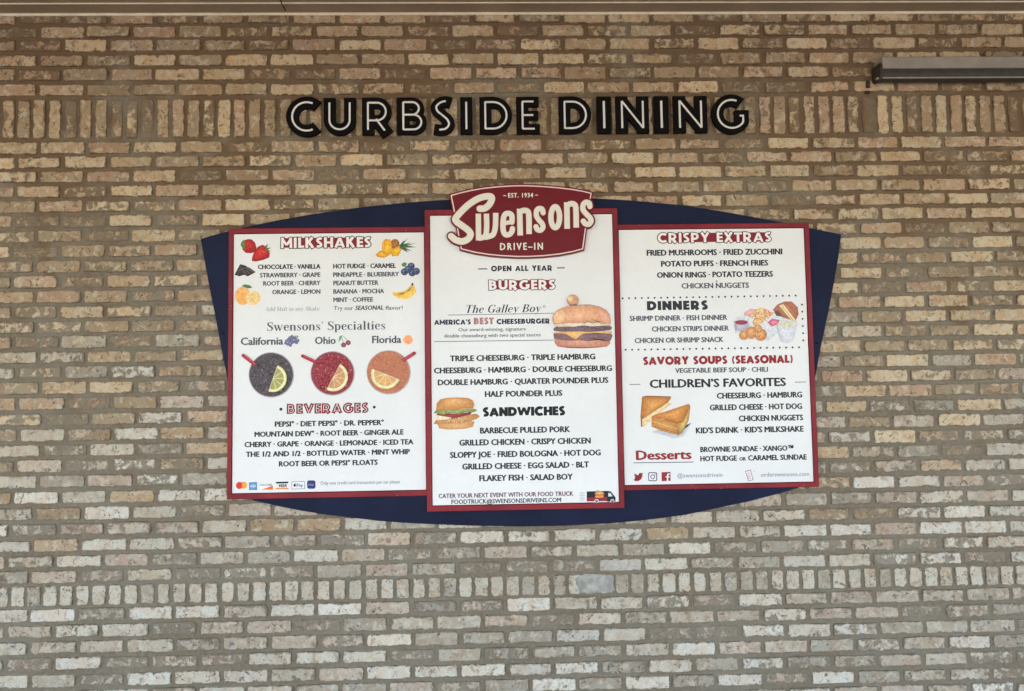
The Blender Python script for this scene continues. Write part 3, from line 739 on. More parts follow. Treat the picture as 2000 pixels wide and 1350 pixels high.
Rp, RF = panel('right menu panel, crispy extras to desserts', d, ax(1211, 700, d), (ax(1582, 470, d) + ax(1599, 930, d)) / 2, az_(1395, 437, d), az_(1410, 954.6, d),
    ax(1211.5, 600, d), (ax(1572, 460, d) + ax(1590.5, 930, d)) / 2, az_(1390, 446.2, d), az_(1406, 945.4, d), BD + .0005)
d = CDp
Cp, CF = panel('taller middle menu panel, burgers and sandwiches', d, (ax(827, 430, d) + ax(836, 980, d)) / 2, (ax(1205, 430, d) + ax(1220.5, 970, d)) / 2, az_(1016, 408.3, d), az_(1030, 996, d),
    (ax(837.7, 450, d) + ax(845, 970, d)) / 2, (ax(1196.3, 450, d) + ax(1210.7, 960, d)) / 2, az_(1016, 418.6, d), az_(1028, 985.2, d), BD + .0005)

# ---- writing on the left panel
K, G_, L_, R_, RB, PL, W_, NV = (MAT['i_' + s] for s in ('k', 'g', 'l', 'r', 'rb', 'p', 'w', 'nv'))
VK = MAT['i_vk']
deco_line('heading', Lp, 'MILKSHAKES', 548, 725, 485.2, 483, 20.5, LF, .24, W_, .07, 'block', (VK, R_, W_))
T = [('CHOCOLATE · VANILLA', 503.6, 626, 526, 524.6, 8.6), ('STRAWBERRY · GRAPE', 507.6, 626, 542.2, 540.8, 8.4), ('ROOT BEER · CHERRY', 514, 626, 558, 557, 8.4),
     ('ORANGE · LEMON', 531.6, 626, 574.6, 574, 8.4), ('HOT FUDGE · CARAMEL', 650.6, 773.6, 524.4, 523.4, 8.6), ('PINEAPPLE · BLUEBERRY', 650.6, 779.6, 540.6, 540, 8.4),
     ('PEANUT BUTTER', 651, 739.4, 557.2, 556.6, 8.4), ('BANANA · MOCHA', 651, 750.4, 573.4, 573, 8.4), ('MINT · COFFEE', 651, 729, 590, 589.2, 8.4)]
for t, a, b, y, y1, c in T: sans('menu_line', Lp, t, a, b, y, y1, c, LF, G_ if c < 8.5 else K, .05)
serif('menu_line', Lp, 'Add Malt to any Shake', 518, 624, 608, 606.6, 8, LF, MAT['i_l'], .18, .8)
sans('menu_line', Lp, 'Try our', 652, 690, 606, 605.4, 7.8, LF, G_, .01)
sans('menu_line', Lp, 'SEASONAL', 693.5, 749, 605.6, 605, 8.2, LF, K, .03, .2)
sans('menu_line', Lp, 'flavor!', 753, 786.5, 605.4, 604.8, 7.8, LF, G_, .01)
serif('heading', Lp, "Swensons' Specialties", 521, 754, 646.2, 643.8, 17, LF, MAT['i_g'], 0, 1.15)
sans('menu_line', Lp, 'California', 470, 553.4, 674.2, 672.8, 14.2, LF, G_, .034)
sans('menu_line', Lp, 'Ohio', 615, 656, 672.4, 671.6, 14, LF, G_, .034)
sans('menu_line', Lp, 'Florida', 726.6, 784, 670.6, 669.6, 14, LF, G_, .034)
deco_line('heading', Lp, 'BEVERAGES', 560.8, 719.4, 808, 805.8, 18.6, LF, .29, RB, .11, 'inline', W_)
T = [('PEPSI® · DIET PEPSI® · DR. PEPPER®', 536.6, 750, 833.2, 830.4, 9.8), ('MOUNTAIN DEW® · ROOT BEER · GINGER ALE', 497, 788.6, 853.8, 848.4, 9.8), ('CHERRY · GRAPE · ORANGE · LEMONADE · ICED TEA', 477.4, 807.6, 873.8, 867.6, 9.8),
     ('THE 1/2 AND 1/2 · BOTTLED WATER · MINT WHIP', 480, 801, 893.2, 886.4, 9.8), ('ROOT BEER OR PEPSI® FLOATS', 544.6, 738, 911.2, 907.8, 9.8)]
# the small registered marks are set by themselves above the line
def marked(t, parent, x0, x1, y, y1, c, F_, mat, bold=.052):
    return sans('menu_line', parent, t.replace('®', '’') if False else t.replace('®', '°'), x0, x1, y, y1, c, F_, mat, bold)
for t, a, b, y, y1, c in T: marked(t, Lp, a, b, y, y1, c, LF, K)
sans('menu_line', Lp, 'Only one credit card transaction per car please', 626, 781, 947, 944.2, 6.6, LF, L_, .004)

# ---- pictures: flat print in layers, coloured per vertex
class Pic(Flat):
    def __init__(s, d): super().__init__(); s.d = d + .0004; s.n = 0
    def poly(s, pts, ce, cc=None, c_at=None):
        """outline in photo points; cc colours the centre of the print, ce its rim"""
        s.n += 1; dd = s.d + s.n * .00003
        cx = c_at[0] if c_at else sum(p[0] for p in pts) / len(pts); cy = c_at[1] if c_at else sum(p[1] for p in pts) / len(pts)
        P = [at(x, y, dd) for x, y in pts]; C0 = at(cx, cy, dd); n = len(P); cc = cc or ce
        s.add([(C0[0], -dd, C0[1])] + [(x, -dd, z) for x, z in P], [(0, 1 + i, 1 + (i + 1) % n) for i in range(n)])
        s.c += [(*lin(cc), 1)] + [(*lin(ce), 1)] * n; return s
    def ell(s, cx, cy, rx, ry, ce, cc=None, rot=0, n=20, off=None):
        r = math.radians(rot); pts = []
        for i in range(n):
            a = 2 * math.pi * i / n; u, v = rx * math.cos(a), ry * math.sin(a)
            pts.append((cx + u * math.cos(r) - v * math.sin(r), cy + u * math.sin(r) + v * math.cos(r)))
        return s.poly(pts, ce, cc, off and (cx + off[0], cy + off[1]))
    def line(s, pts, w, c):
        for q in stroke_quads(pts, w): s.poly(q, c)
        return s
    def specks(s, cx, cy, rx, ry, n, cols, r0=.5, r1=1.3, seed=1, inside=None):
        R = random.Random(seed)
        for _ in range(n):
            a = R.random() * 2 * math.pi; q = math.sqrt(R.random()); x = cx + rx * q * math.cos(a); y = cy + ry * q * math.sin(a)
            s.ell(x, y, R.uniform(r0, r1), R.uniform(r0, r1) * .7, R.choice(cols), None, R.uniform(0, 180), 6)
        return s
def arcp(cx, cy, rx, ry, a0, a1, n=14): return arc(cx, cy, rx, ry, a0, a1, n)
# strawberries
p = Pic(LF)
p.poly([(472, 479), (476, 470), (484, 467), (492, 468), (498, 474), (501, 484), (498, 492), (490, 495), (480, 494), (474, 488)], (150, 22, 26), (214, 48, 44), (483, 476))
p.poly([(471, 474), (476, 468), (479, 474), (478, 482), (481, 489), (474, 484), (470, 480)], (84, 120, 40), (120, 150, 70))
p.poly([(492, 505), (496, 492), (504, 482), (513, 478), (522, 484), (527, 494), (526, 503), (514, 508), (500, 511), (492, 510)], (160, 20, 28), (226, 60, 52), (510, 490))
for q in ([(516, 482), (524, 476), (521, 484)], [(520, 484), (530, 484), (522, 488)], [(518, 486), (531, 491), (520, 490)]): p.poly(q, (90, 124, 60))
p.specks(509, 496, 14, 11, 26, [(244, 140, 120), (130, 12, 20)], .4, .8, 3).specks(486, 481, 9, 9, 14, [(240, 130, 110), (126, 12, 18)], .4, .8, 4)
p.out('strawberry_picture', Lp, MAT['ink'])
p = Pic(LF)
p.poly([(458, 537), (469, 516), (480, 519), (486, 524), (499, 532), (484, 540), (476, 537), (468, 540)], (50, 40, 42), (72, 62, 64))
p.poly([(459, 536), (469, 517), (474, 518), (466, 538)], (70, 60, 62)).poly([(478, 524), (486, 522), (499, 531), (496, 534)], (88, 78, 78)).line([(470, 524), (482, 538)], 1, (110, 100, 100)).line([(465, 529), (484, 521)], .8, (110, 100, 100)).line([(480, 529), (492, 536)], .8, (120, 110, 108))
p.out('chocolate_picture', Lp, MAT['ink'])
p = Pic(LF)
p.ell(474, 578, 15, 18, (244, 190, 120), (250, 170, 92), 0, 22, (-2, 6)).ell(495, 582, 14.5, 14.5, (246, 222, 168), (232, 196, 118)).ell(495, 582, 12, 12, (240, 214, 150), (238, 196, 110))
for i in range(8):
    a = math.radians(45 * i + 10); p.line([(495, 582), (495 + 10.5 * math.cos(a), 582 + 10.5 * math.sin(a))], .5, (250, 232, 190))
p.poly([(472, 559), (478, 555.5), (487, 557), (493, 562), (484, 563.5)], (60, 110, 60), (96, 140, 84)); p.out('orange_picture', Lp, MAT['ink'])
p = Pic(LF)
for i, (x, y) in enumerate([(812, 475), (808, 481), (800, 493), (806, 491), (790, 469), (796, 466), (814, 483), (803, 473), (797, 494)]):
    bx_, by_ = 781, 482; nx_, ny_ = -(y - by_), (x - bx_); l_ = math.hypot(nx_, ny_)
    p.poly([(bx_ + nx_ / l_ * 2.6, by_ + ny_ / l_ * 2.6), (x, y), (bx_ - nx_ / l_ * 2.6, by_ - ny_ / l_ * 2.6)], (44, 84, 50) if i % 2 else (80, 116, 70))
p.ell(771, 477, 9, 10, (150, 90, 40), (196, 130, 60), 20).specks(771, 476, 8, 8, 20, [(90, 60, 30), (220, 170, 80)], .5, 1, 8)
p.poly([(745, 497), (747, 473), (752, 467), (762, 468), (766, 480), (764, 496), (756, 501)], (232, 160, 30), (252, 206, 60))
p.poly([(733, 498), (742, 490), (754, 492), (758, 500), (750, 504), (738, 502)], (214, 140, 30), (250, 200, 70)).poly([(763, 488), (778, 481), (784, 488), (778, 500), (766, 501)], (226, 160, 20), (255, 216, 60))
p.line([(752, 470), (750, 494)], .7, (214, 140, 30)).line([(768, 489), (780, 497)], .7, (214, 140, 30)); p.out('pineapple_picture', Lp, MAT['ink'])
p = Pic(LF)
p.poly([(784, 516), (790, 512), (795, 515), (792, 521), (786, 521)], (90, 130, 70)).poly([(808, 525), (820, 526), (814, 532)], (60, 60, 66))
for x, y in ((790, 531), (803, 520), (805, 533), (797, 526), (813, 530)): p.ell(x, y, 7.2, 7, (40, 48, 84), (112, 130, 170), 0, 16, (-1.5, -2)).ell(x + 1, y + 1, 1.8, 1.6, (40, 44, 76))
p.out('blueberry_picture', Lp, MAT['ink'])
p = Pic(LF)
p.poly([(766, 571), (778, 570), (790, 568), (800, 562), (804, 555), (807, 556), (812, 564), (812, 572), (804, 580), (792, 585), (778, 583), (768, 577)], (246, 206, 110), (252, 216, 98))
p.poly([(770, 576), (786, 575), (800, 568), (806, 557), (810, 566), (803, 575), (790, 580)], (240, 196, 90), (250, 214, 110)).line([(775, 573), (790, 571.5), (801, 565)], .8, (200, 150, 60)).ell(805.5, 555.5, 2.2, 2.6, (70, 60, 34))
p.out('banana_picture', Lp, MAT['ink'])
p = Pic(LF); R5 = random.Random(5)
for i_, (u_, v_) in enumerate([(0, 13), (4, 15), (9, 17), (2, 9), (7, 11), (12, 13), (6, 6), (11, 8), (16, 11), (9, 2), (14, 4), (19, 8), (21, 13), (13, 0), (18, 3), (23, 8)]): p.ell(558 + u_ + R5.uniform(-.6, .6), 657 + v_ + R5.uniform(-.6, .6), 3.2, 3.1, (84, 84, 124), (140, 142, 182), 0, 10)
p.poly([(576, 655), (584, 656), (580, 664)], (150, 165, 140)); p.out('grape_picture', Lp, MAT['ink'])
p = Pic(LF); p.line(smooth([(672, 671), (668, 662), (667, 656)]), 1, (130, 160, 120)).line(smooth([(680, 668), (674, 660), (668, 655)]), 1, (130, 160, 120)).poly([(661, 668), (663, 657), (669, 655), (665, 664)], (120, 160, 120))
p.ell(671, 674, 5, 4.6, (110, 40, 60), (166, 96, 112)).ell(680, 669.5, 5, 4.8, (120, 40, 62), (176, 104, 120)); p.out('cherry_picture', Lp, MAT['ink'])
p = Pic(LF); p.ell(797, 664, 9.6, 9.6, (248, 196, 160), (244, 150, 96)).ell(797, 664, 7.4, 7.4, (246, 160, 106), (248, 176, 120)); p.out('orange_slice_picture', Lp, MAT['ink'])
# the three drinks seen from above
def drink(cx, cy, r, rim, body, sp, st0, st1, half, lemon, pulp, seed):
    p = Pic(LF); p.ell(cx, cy, r + .6, r + .6, (190, 184, 186), None, 0, 40).ell(cx - .5, cy - .3, r * .975, r * .975, rim, body, 0, 40).ell(cx, cy, r * .93, r * .93, body, None, 0, 40)
    p.specks(cx, cy, r * .88, r * .88, 240, sp, .7, 2.4, seed)
    sx0, sy0 = st0; sx1, sy1 = st1
    p.line([(sx0, sy0), (sx1, sy1)], 6.4, (170, 36, 54)).line([(sx0 + .8, sy0 - .8), (sx1 + .8, sy1 - .8)], 1.8, (200, 84, 98)).ell(sx0, sy0, 3.2, 3.4, (186, 60, 76), (130, 20, 36)).ell(sx1, sy1, 3, 3, body)
    (hx, hy), rr, a0 = half
    p.poly(arcp(hx, hy, rr, rr, a0, a0 + 180, 20), lemon).poly(arcp(hx, hy, rr * .9, rr * .9, a0, a0 + 180, 20), (238, 234, 200)).poly(arcp(hx, hy, rr * .8, rr * .8, a0 + 2, a0 + 178, 20), pulp)
    for i in range(1, 5):
        a = math.radians(a0 + 36 * i); p.line([(hx, hy), (hx + rr * .8 * math.cos(a), hy + rr * .8 * math.sin(a))], .8, (240, 236, 206))
    p.out('drink_picture', Lp, MAT['ink'])
drink(530, 732.5, 44, (92, 86, 94), (84, 74, 80), [(104, 96, 104), (44, 36, 42), (128, 120, 126)], (475, 694.5), (500, 714), ((533, 739), 27, -71), (226, 226, 150), (170, 168, 96), 21)
drink(649.8, 729.5, 43, (136, 70, 80), (154, 50, 62), [(176, 74, 84), (110, 16, 30), (206, 120, 120)], (591, 695.5), (618, 708), ((651, 736), 28.5, -62), (236, 224, 166), (212, 156, 104), 22)
drink(759.2, 727.5, 42.8, (190, 122, 96), (196, 124, 92), [(206, 142, 112), (182, 108, 80), (202, 130, 100)], (809, 690), (784, 706), ((753.5, 731), 29, 21), (236, 224, 160), (226, 176, 110), 23)
# dots beside BEVERAGES
p = Pic(LF); p.ell(548.6, 799.4, 3, 3, (34, 34, 38)); p.out('bullet_dot', Lp, MAT['ink']); p = Pic(LF); p.ell(731, 795.4, 2.8, 2.8, (34, 34, 38)); p.out('bullet_dot', Lp, MAT['ink'])
# payment marks
p = Pic(LF); p.ell(476, 948, 6.6, 6.8, (240, 170, 60)).ell(467.5, 948.4, 6.8, 7, (220, 60, 50)).poly(arcp(467.5, 948.4, 6.8, 7, -50, 50, 8), (236, 120, 50)); p.out('two_circle_card_mark', Lp, MAT['ink'])
p = Pic(LF); p.poly([(486.4, 942.4), (501.8, 941.6), (502, 957), (486.6, 957.4)], (50, 120, 180), (150, 200, 230)); p.out('blue_card_mark', Lp, MAT['ink'])
sans('card_lettering', Lp, 'AMEX', 488, 500.6, 952, 951.6, 4, LF + .0004, W_, .02)
p = Pic(LF); p.poly([(508.5, 945.5), (533, 944.6), (533, 956.6), (508.8, 957)], (244, 244, 244)).poly([(510, 956.6), (533, 948.6), (533, 956.6)], (236, 110, 50)); p.out('orange_wedge_card_mark', Lp, MAT['ink'])
sans('card_lettering', Lp, 'DISCOVER', 508.8, 531, 949.4, 948.8, 3.6, LF + .0004, G_, .01)
p = Pic(LF); p.poly([(539, 941.4), (563, 940.8), (563, 944.2), (539, 944.6)], (34, 36, 60)).poly([(539, 953), (563.6, 952.6), (563.6, 955.4), (539, 955.8)], (240, 140, 70)); p.out('striped_card_mark', Lp, MAT['ink'])
sans('card_lettering', Lp, 'VISA', 543, 560.4, 951.4, 951, 5.4, LF, K, .05, .2)
p = Pic(LF); p.poly([(569.5, 940.6), (595, 939.8), (595.4, 955), (569.8, 955.8)], (130, 132, 140)).poly([(570.6, 941.6), (594, 940.9), (594.4, 954), (570.8, 954.8)], (236, 238, 242)).ell(575.5, 948, 2.5, 2.8, (28, 28, 32)).ell(576.4, 944.4, .8, 1.1, (28, 28, 32), None, 30, 8)
p.out('pay_badge', Lp, MAT['ink']); sans('card_lettering', Lp, 'Pay', 579.5, 591.5, 950.8, 950.4, 6, LF + .0004, K, .01)
p = Pic(LF); pts = []
for i in range(28):
    a = 2 * math.pi * i / 28; c_, s_ = math.cos(a), math.sin(a)
    pts.append((608 + 8.2 * math.copysign(abs(c_) ** .45, c_), 946.6 + 8.2 * math.copysign(abs(s_) ** .45, s_)))
p.poly(pts, (44, 52, 120), (58, 66, 140)); p.out('blue_app_mark', Lp, MAT['ink']); sans('card_lettering', Lp, 'pay', 602.6, 613.6, 948.2, 948, 4, LF + .0006, MAT['i_lb'], .02)

# ---- middle panel
deco_line('heading', Cp, 'OPEN ALL YEAR', 959, 1078.7, 530.4, 528.6, 10.6, CF, .28, K, .09)
deco_line('heading', Cp, 'BURGERS', 954.4, 1085, 567, 565, 19.2, CF, .24, W_, .085, 'block', (G_, R_, W_))
serif('heading', Cp, 'The Galley Boy', 907, 1056, 611.4, 609.8, 15.4, CF, K, .24, 1.05)
sans('trademark', Cp, '®', 1060, 1066, 602, 601.8, 6, CF, L_, .0)
deco_line('menu_line', Cp, "AMERICA'S", 848, 919.7, 634.8, 633.6, 9.8, CF, .29, NV, .05)
deco_line('menu_line', Cp, 'BEST', 925.5, 964.4, 634, 633, 12.8, CF, .27, RB, .10, 'inline', MAT['i_pink'], False)
deco_line('menu_line', Cp, 'CHEESEBURGER', 970, 1074, 633.4, 632, 10, CF, .29, NV, .05)
sans('menu_line', Cp, 'Our award-winning, signature', 895.5, 1027, 647.4, 645.6, 6.6, CF, G_, .012)
sans('menu_line', Cp, 'double cheeseburg with two special sauces', 867.5, 1056, 659.6, 657, 6.6, CF, G_, .016)
T = [('TRIPLE CHEESEBURG · TRIPLE HAMBURG', 878.7, 1163, 705.2, 702.2, 10.6), ('CHEESEBURG · HAMBURG · DOUBLE CHEESEBURG', 847.5, 1195.4, 729, 725, 10.6), ('DOUBLE HAMBURG · QUARTER POUNDER PLUS', 855, 1188.4, 752, 748.4, 10.6),
     ('HALF POUNDER PLUS', 947, 1098.4, 775.2, 773.2, 10.8), ('BARBECUE PULLED PORK', 937.4, 1113.6, 846.4, 844.2, 11), ('GRILLED CHICKEN · CRISPY CHICKEN', 897, 1154, 870, 866.6, 11),
     ('SLOPPY JOE · FRIED BOLOGNA · HOT DOG', 878.6, 1173.6, 893.8, 890, 11), ('GRILLED CHEESE · EGG SALAD · BLT', 902.6, 1150.8, 916.8, 913, 11), ('FLAKEY FISH · SALAD BOY', 936, 1119, 939.6, 936.8, 11)]
for t, a, b, y, y1, c in T: sans('menu_line', Cp, t, a, b, y, y1, c, CF, K, .052)
deco_line('heading', Cp, 'SANDWICHES', 943, 1103.8, 813.6, 811, 17.4, CF, .33, VK, .05)
sans('menu_line', Cp, 'CATER YOUR NEXT EVENT WITH OUR FOOD TRUCK', 856.6, 1120, 972.6, 968.8, 8.4, CF, PL, .03)
sans('menu_line', Cp, 'FOODTRUCK@SWENSONSDRIVEINS.COM', 881.6, 1096, 984, 981, 8.2, CF, K, .03)
p = Pic(CF)
for a, b, w in (((934, 525.6), (951.5, 525.2), 2.2), ((1088, 523.6), (1103, 523.2), 2.2), ((875, 615.6), (1081, 612), 1.1), ((848, 667.4), (1081, 664.4), 1.2)): p.line([a, b], w, (74, 76, 84))
p.out('rule_line', Cp, MAT['ink'])
# double burger with a ball on top
q = zm(1020, 550, 9); p = Pic(CF)
def zp(pts): return [q(*v) for v in pts]
p.poly(zp([(560, 1020), (575, 1090), (620, 1140), (800, 1168), (1040, 1175), (1300, 1165), (1490, 1145), (1545, 1090), (1550, 1010), (1050, 990)]), (196, 128, 108), (226, 168, 140), q(1000, 1060))
p.poly(zp([(600, 1140), (800, 1166), (1040, 1174), (1300, 1164), (1490, 1144), (1300, 1150), (1040, 1158), (800, 1150)]), (140, 90, 80))
p.poly(zp([(545, 915), (640, 895), (1100, 905), (1560, 910), (1588, 950), (1560, 1030), (1500, 1052), (1420, 1020), (1160, 1050), (1000, 1030), (840, 1042), (700, 1030), (560, 1010)]), (130, 98, 102), (152, 118, 120))
p.specks(*q(700, 970), 13, 5, 40, [(160, 130, 130), (90, 58, 60), (180, 150, 140)], .5, 1.3, 31).specks(*q(1300, 980), 22, 5, 60, [(140, 110, 120), (90, 62, 68), (120, 110, 116)], .5, 1.3, 32)
p.poly(zp([(550, 895), (720, 880), (1100, 885), (1560, 865), (1590, 905), (1500, 915), (1300, 905), (1080, 915), (1010, 960), (940, 1018), (900, 1000), (780, 930), (700, 912), (560, 912)]), (232, 178, 104), (246, 208, 146))
p.poly(zp([(545, 830), (600, 790), (900, 775), (1200, 780), (1540, 775), (1582, 810), (1560, 850), (1400, 870), (1200, 888), (1000, 875), (700, 882), (560, 868)]), (118, 94, 104), (140, 112, 120))
p.specks(*q(900, 828), 30, 4.6, 80, [(150, 124, 140), (76, 54, 70), (130, 104, 110)], .5, 1.4, 33).specks(*q(1350, 825), 20, 4, 40, [(110, 96, 110), (70, 56, 66)], .5, 1.4, 34)
p.poly(zp([(560, 760), (700, 720), (1100, 715), (1500, 720), (1550, 760), (1400, 780), (1200, 790), (1090, 770), (900, 795), (760, 790), (640, 800)]), (222, 206, 176), (236, 228, 206))
p.poly(zp([(530, 640), (560, 560), (640, 490), (780, 435), (1000, 408), (1180, 405), (1350, 440), (1470, 500), (1540, 590), (1560, 690), (1545, 750), (1480, 745), (1380, 705), (1300, 730), (1180, 690), (1100, 735), (980, 725), (760, 735), (640, 755), (560, 755), (535, 700)]), (214, 152, 118), (244, 190, 150), q(1000, 600))
p.poly(zp([(550, 620), (600, 540), (700, 500), (760, 560), (740, 690), (640, 735), (560, 720)]), (236, 192, 150), (240, 200, 150)).poly(zp([(1350, 480), (1470, 520), (1530, 600), (1545, 700), (1500, 725), (1400, 690), (1340, 600)]), (222, 160, 132), (240, 186, 156))
p.line(zp([(1000, 412), (1180, 408), (1350, 442), (1470, 502), (1540, 592)]), .8, (150, 104, 90)).line(zp([(1080, 740), (1160, 700), (1240, 735), (1330, 700), (1390, 745), (1470, 735)]), .9, (120, 84, 70))
p.ell(*q(890, 330), 11.6, 11.4, (190, 150, 110), (236, 168, 138), 0, 22, (-2, -1)).ell(*q(840, 300), 5, 5, (232, 206, 150), (238, 212, 160)).poly(zp([(820, 400), (980, 390), (950, 430), (840, 432)]), (140, 110, 100))
p.out('double_burger_picture', Cp, MAT['ink'])
q = zm(830, 780, 5); p = Pic(CF)
p.poly(zp([(120, 235), (140, 285), (230, 297), (380, 290), (470, 270), (485, 215), (300, 215)]), (206, 146, 92), (232, 184, 130))
p.poly(zp([(85, 240), (110, 200), (200, 190), (330, 180), (440, 150), (500, 140), (537, 165), (510, 190), (440, 215), (250, 235), (130, 245)]), (190, 132, 76), (222, 168, 112)).specks(*q(290, 205), 38, 5, 60, [(236, 196, 140), (166, 104, 54), (250, 226, 190)], .6, 1.6, 41)
p.poly(zp([(95, 190), (120, 140), (300, 140), (460, 125), (440, 150), (320, 180), (200, 195)]), (130, 44, 44), (166, 74, 66)).poly(zp([(88, 175), (110, 155), (180, 165), (260, 180), (230, 195), (120, 205)]), (240, 224, 200))
p.poly(zp([(85, 135), (110, 105), (240, 110), (400, 95), (490, 95), (510, 112), (470, 128), (400, 118), (330, 145), (250, 125), (180, 152), (130, 140)]), (120, 140, 60), (196, 204, 130)).specks(*q(290, 118), 36, 3, 40, [(60, 84, 34), (206, 214, 150), (150, 170, 90)], .5, 1.4, 42)
p.poly(zp([(110, 105), (115, 40), (150, 0), (220, -14), (330, -18), (420, -12), (465, 10), (480, 50), (470, 92), (380, 92), (300, 104), (200, 108)]), (196, 128, 66), (240, 186, 124), q(280, 10))
p.out('chicken_sandwich_picture', Cp, MAT['ink'])
# food truck print
p = Pic(CF); q = zm(830, 780, 5)
p.poly(zp([(1580, 900), (1780, 895), (1782, 960), (1580, 965)]), (34, 32, 52)).poly(zp([(1580, 962), (1784, 955), (1784, 995), (1580, 998)]), (150, 44, 52))
p.poly(zp([(1780, 895), (1815, 900), (1850, 945), (1862, 960), (1860, 1000), (1780, 1000)]), (34, 34, 46)).poly(zp([(1790, 915), (1812, 915), (1832, 948), (1790, 950)]), (206, 214, 224))
p.ell(*q(1705, 925), 9.2, 6, (210, 130, 60), (246, 190, 110)).line([q(1662, 935), q(1750, 932)], 1.2, (110, 50, 40)).ell(*q(1703, 950), 9, 2.6, (224, 150, 80)).ell(*q(1690, 893), 1.2, 1.2, (150, 60, 40))
for cx in (1675, 1830): p.ell(*q(cx, 995), 4, 4.2, (226, 226, 230)).ell(*q(cx, 995), 2.8, 3, (70, 70, 78), (160, 160, 166))
for i in range(6): p.line([q(1512, 912 + 15 * i), q(1560, 910 + 15 * i)], .8, (150, 152, 164))
p.out('food_truck_picture', Cp, MAT['ink'])

# ---- right panel
deco_line('heading', Rp, 'CRISPY EXTRAS', 1284, 1507, 474.8, 472.4, 19.6, RF, .23, W_, .08, 'block', (VK, R_, W_))
T = [('FRIED MUSHROOMS · FRIED ZUCCHINI', 1263, 1528, 499.8, 496.6, 10.8, K), ('POTATO PUFFS · FRENCH FRIES', 1291, 1500.4, 521.2, 518.4, 10.6, K), ('ONION RINGS · POTATO TEEZERS', 1283, 1509.8, 543, 540.2, 10.6, K), ('CHICKEN NUGGETS', 1331, 1463, 563.8, 562, 10, G_),
     ('SHRIMP DINNER · FISH DINNER', 1229.6, 1420.6, 627.2, 624.6, 9.6, G_), ('CHICKEN STRIPS DINNER', 1273, 1423.8, 647.8, 645.6, 9.6, G_), ('CHICKEN OR SHRIMP SNACK', 1239.6, 1413.2, 670.2, 668, 9.6, G_),
     ('VEGETABLE BEEF SOUP · CHILI', 1318.6, 1500, 728.4, 726, 9, G_), ('CHEESEBURG · HAMBURG', 1400, 1566.8, 778.2, 776.4, 10.6, K), ('GRILLED CHEESE · HOT DOG', 1386.2, 1566.8, 801.2, 799, 10.6, K),
     ('CHICKEN NUGGETS', 1442.8, 1568.8, 822.6, 821, 10.6, K), ("KID'S DRINK · KID'S MILKSHAKE", 1359, 1570, 845.8, 843.6, 10.8, K), ('BROWNIE SUNDAE · XANGO™', 1367.6, 1550, 882.4, 880.6, 9.8, K), ('HOT FUDGE', 1367.6, 1439.6, 900.8, 900, 9.8, K), ('OR', 1444, 1457, 899.8, 899.6, 6.6, K), ('CARAMEL SUNDAE', 1461, 1576, 899.2, 897.8, 9.8, K)]
for t, a, b, y, y1, c, m_ in T: sans('menu_line', Rp, t, a, b, y, y1, c, RF, m_, .052 if m_ is K else .044)
deco_line('heading', Rp, 'DINNERS', 1264, 1382.6, 606.8, 604.2, 17.6, RF, .32, K, .13)
deco_line('heading', Rp, 'SAVORY SOUPS (SEASONAL)', 1256, 1549.4, 712.6, 709.2, 15.6, RF, .31, RB, .045)
sans('heading', Rp, "CHILDREN’S FAVORITES", 1268.8, 1535.4, 757.6, 753.8, 15.6, RF, K, .042)
sans('heading', Rp, 'Desserts', 1242, 1351, 898.2, 896.4, 17.6, RF, RB, .045)
sans('menu_line', Rp, '@swensonsdrivein', 1322.8, 1411, 933, 931.4, 8, RF, L_, .004)
sans('menu_line', Rp, 'orderswensons.com', 1486, 1580.4, 931.2, 929.6, 8, RF, L_, .004)
p = Pic(RF)
for i in range(28): p.ell(1216 + (1554 - 1216) * i / 27, 582.8 - 5.2 * i / 27, 1.9, 1.9, (48, 54, 64), None, 0, 10)
for i in range(6): p.ell(1566.4 + 2.6 * i / 5, 595 + 14 * i, 1.9, 1.9, (48, 54, 64), None, 0, 10)
for i in range(28): p.ell(1222 + (1560.6 - 1222) * i / 27, 683.4 - 4.8 * i / 27, 1.9, 1.9, (48, 54, 64), None, 0, 10)
p.ell(1212.6, 581, .1, .1, (48, 54, 64), None, 0, 6)
p.poly([(1398, 550.6), (1399.8, 547), (1401.6, 550.6)], (80, 90, 100)); p.out('dotted_border', Rp, MAT['ink'])['kind'] = 'stuff'
p = Pic(RF)
for a, b, w in (((1229.7, 751), (1251, 750.8), 1.4), ((1552.5, 746.6), (1574, 746.2), 1.4), ((1237.3, 904.2), (1354.5, 902.6), 1.6)): p.line([a, b], w, (100, 102, 110))
p.out('rule_line', Rp, MAT['ink'])
# dinner basket picture
q = zm(1200, 430, 5); p = Pic(RF)
p.poly(zp([(1180, 1100), (1500, 1180), (1610, 1090), (1790, 990), (1600, 900), (1300, 900), (1180, 960)]), (214, 222, 230), (226, 230, 236))
p.poly(zp([(1545, 880), (1590, 825), (1660, 795), (1730, 795), (1790, 850), (1800, 920), (1765, 990), (1640, 950)]), (172, 110, 84), (196, 132, 104)).poly(zp([(1560, 895), (1600, 880), (1645, 945), (1580, 935)]), (110, 84, 66))
p.poly(zp([(1610, 835), (1650, 820), (1770, 980), (1740, 995)]), (236, 214, 170), (244, 226, 180)).line([q(1635, 840), q(1750, 985)], 1.2, (150, 160, 90)).line([q(1685, 815), q(1790, 930)], 1.6, (160, 90, 76))
p.poly(zp([(1265, 905), (1330, 865), (1400, 875), (1420, 905), (1330, 935), (1270, 935)]), (232, 166, 176), (240, 190, 190))
for i, (x, y, r) in enumerate([(1390, 895, 7), (1440, 880, 7), (1490, 900, 7), (1400, 940, 8), (1450, 940, 8), (1500, 930, 7), (1380, 990, 8), (1430, 985, 8), (1530, 915, 5), (1340, 930, 6)]):
    p.ell(*q(x, y), r, r * .7, [(214, 160, 100), (232, 190, 130), (222, 150, 120)][i % 3], (246, 214, 160), 20 * i)
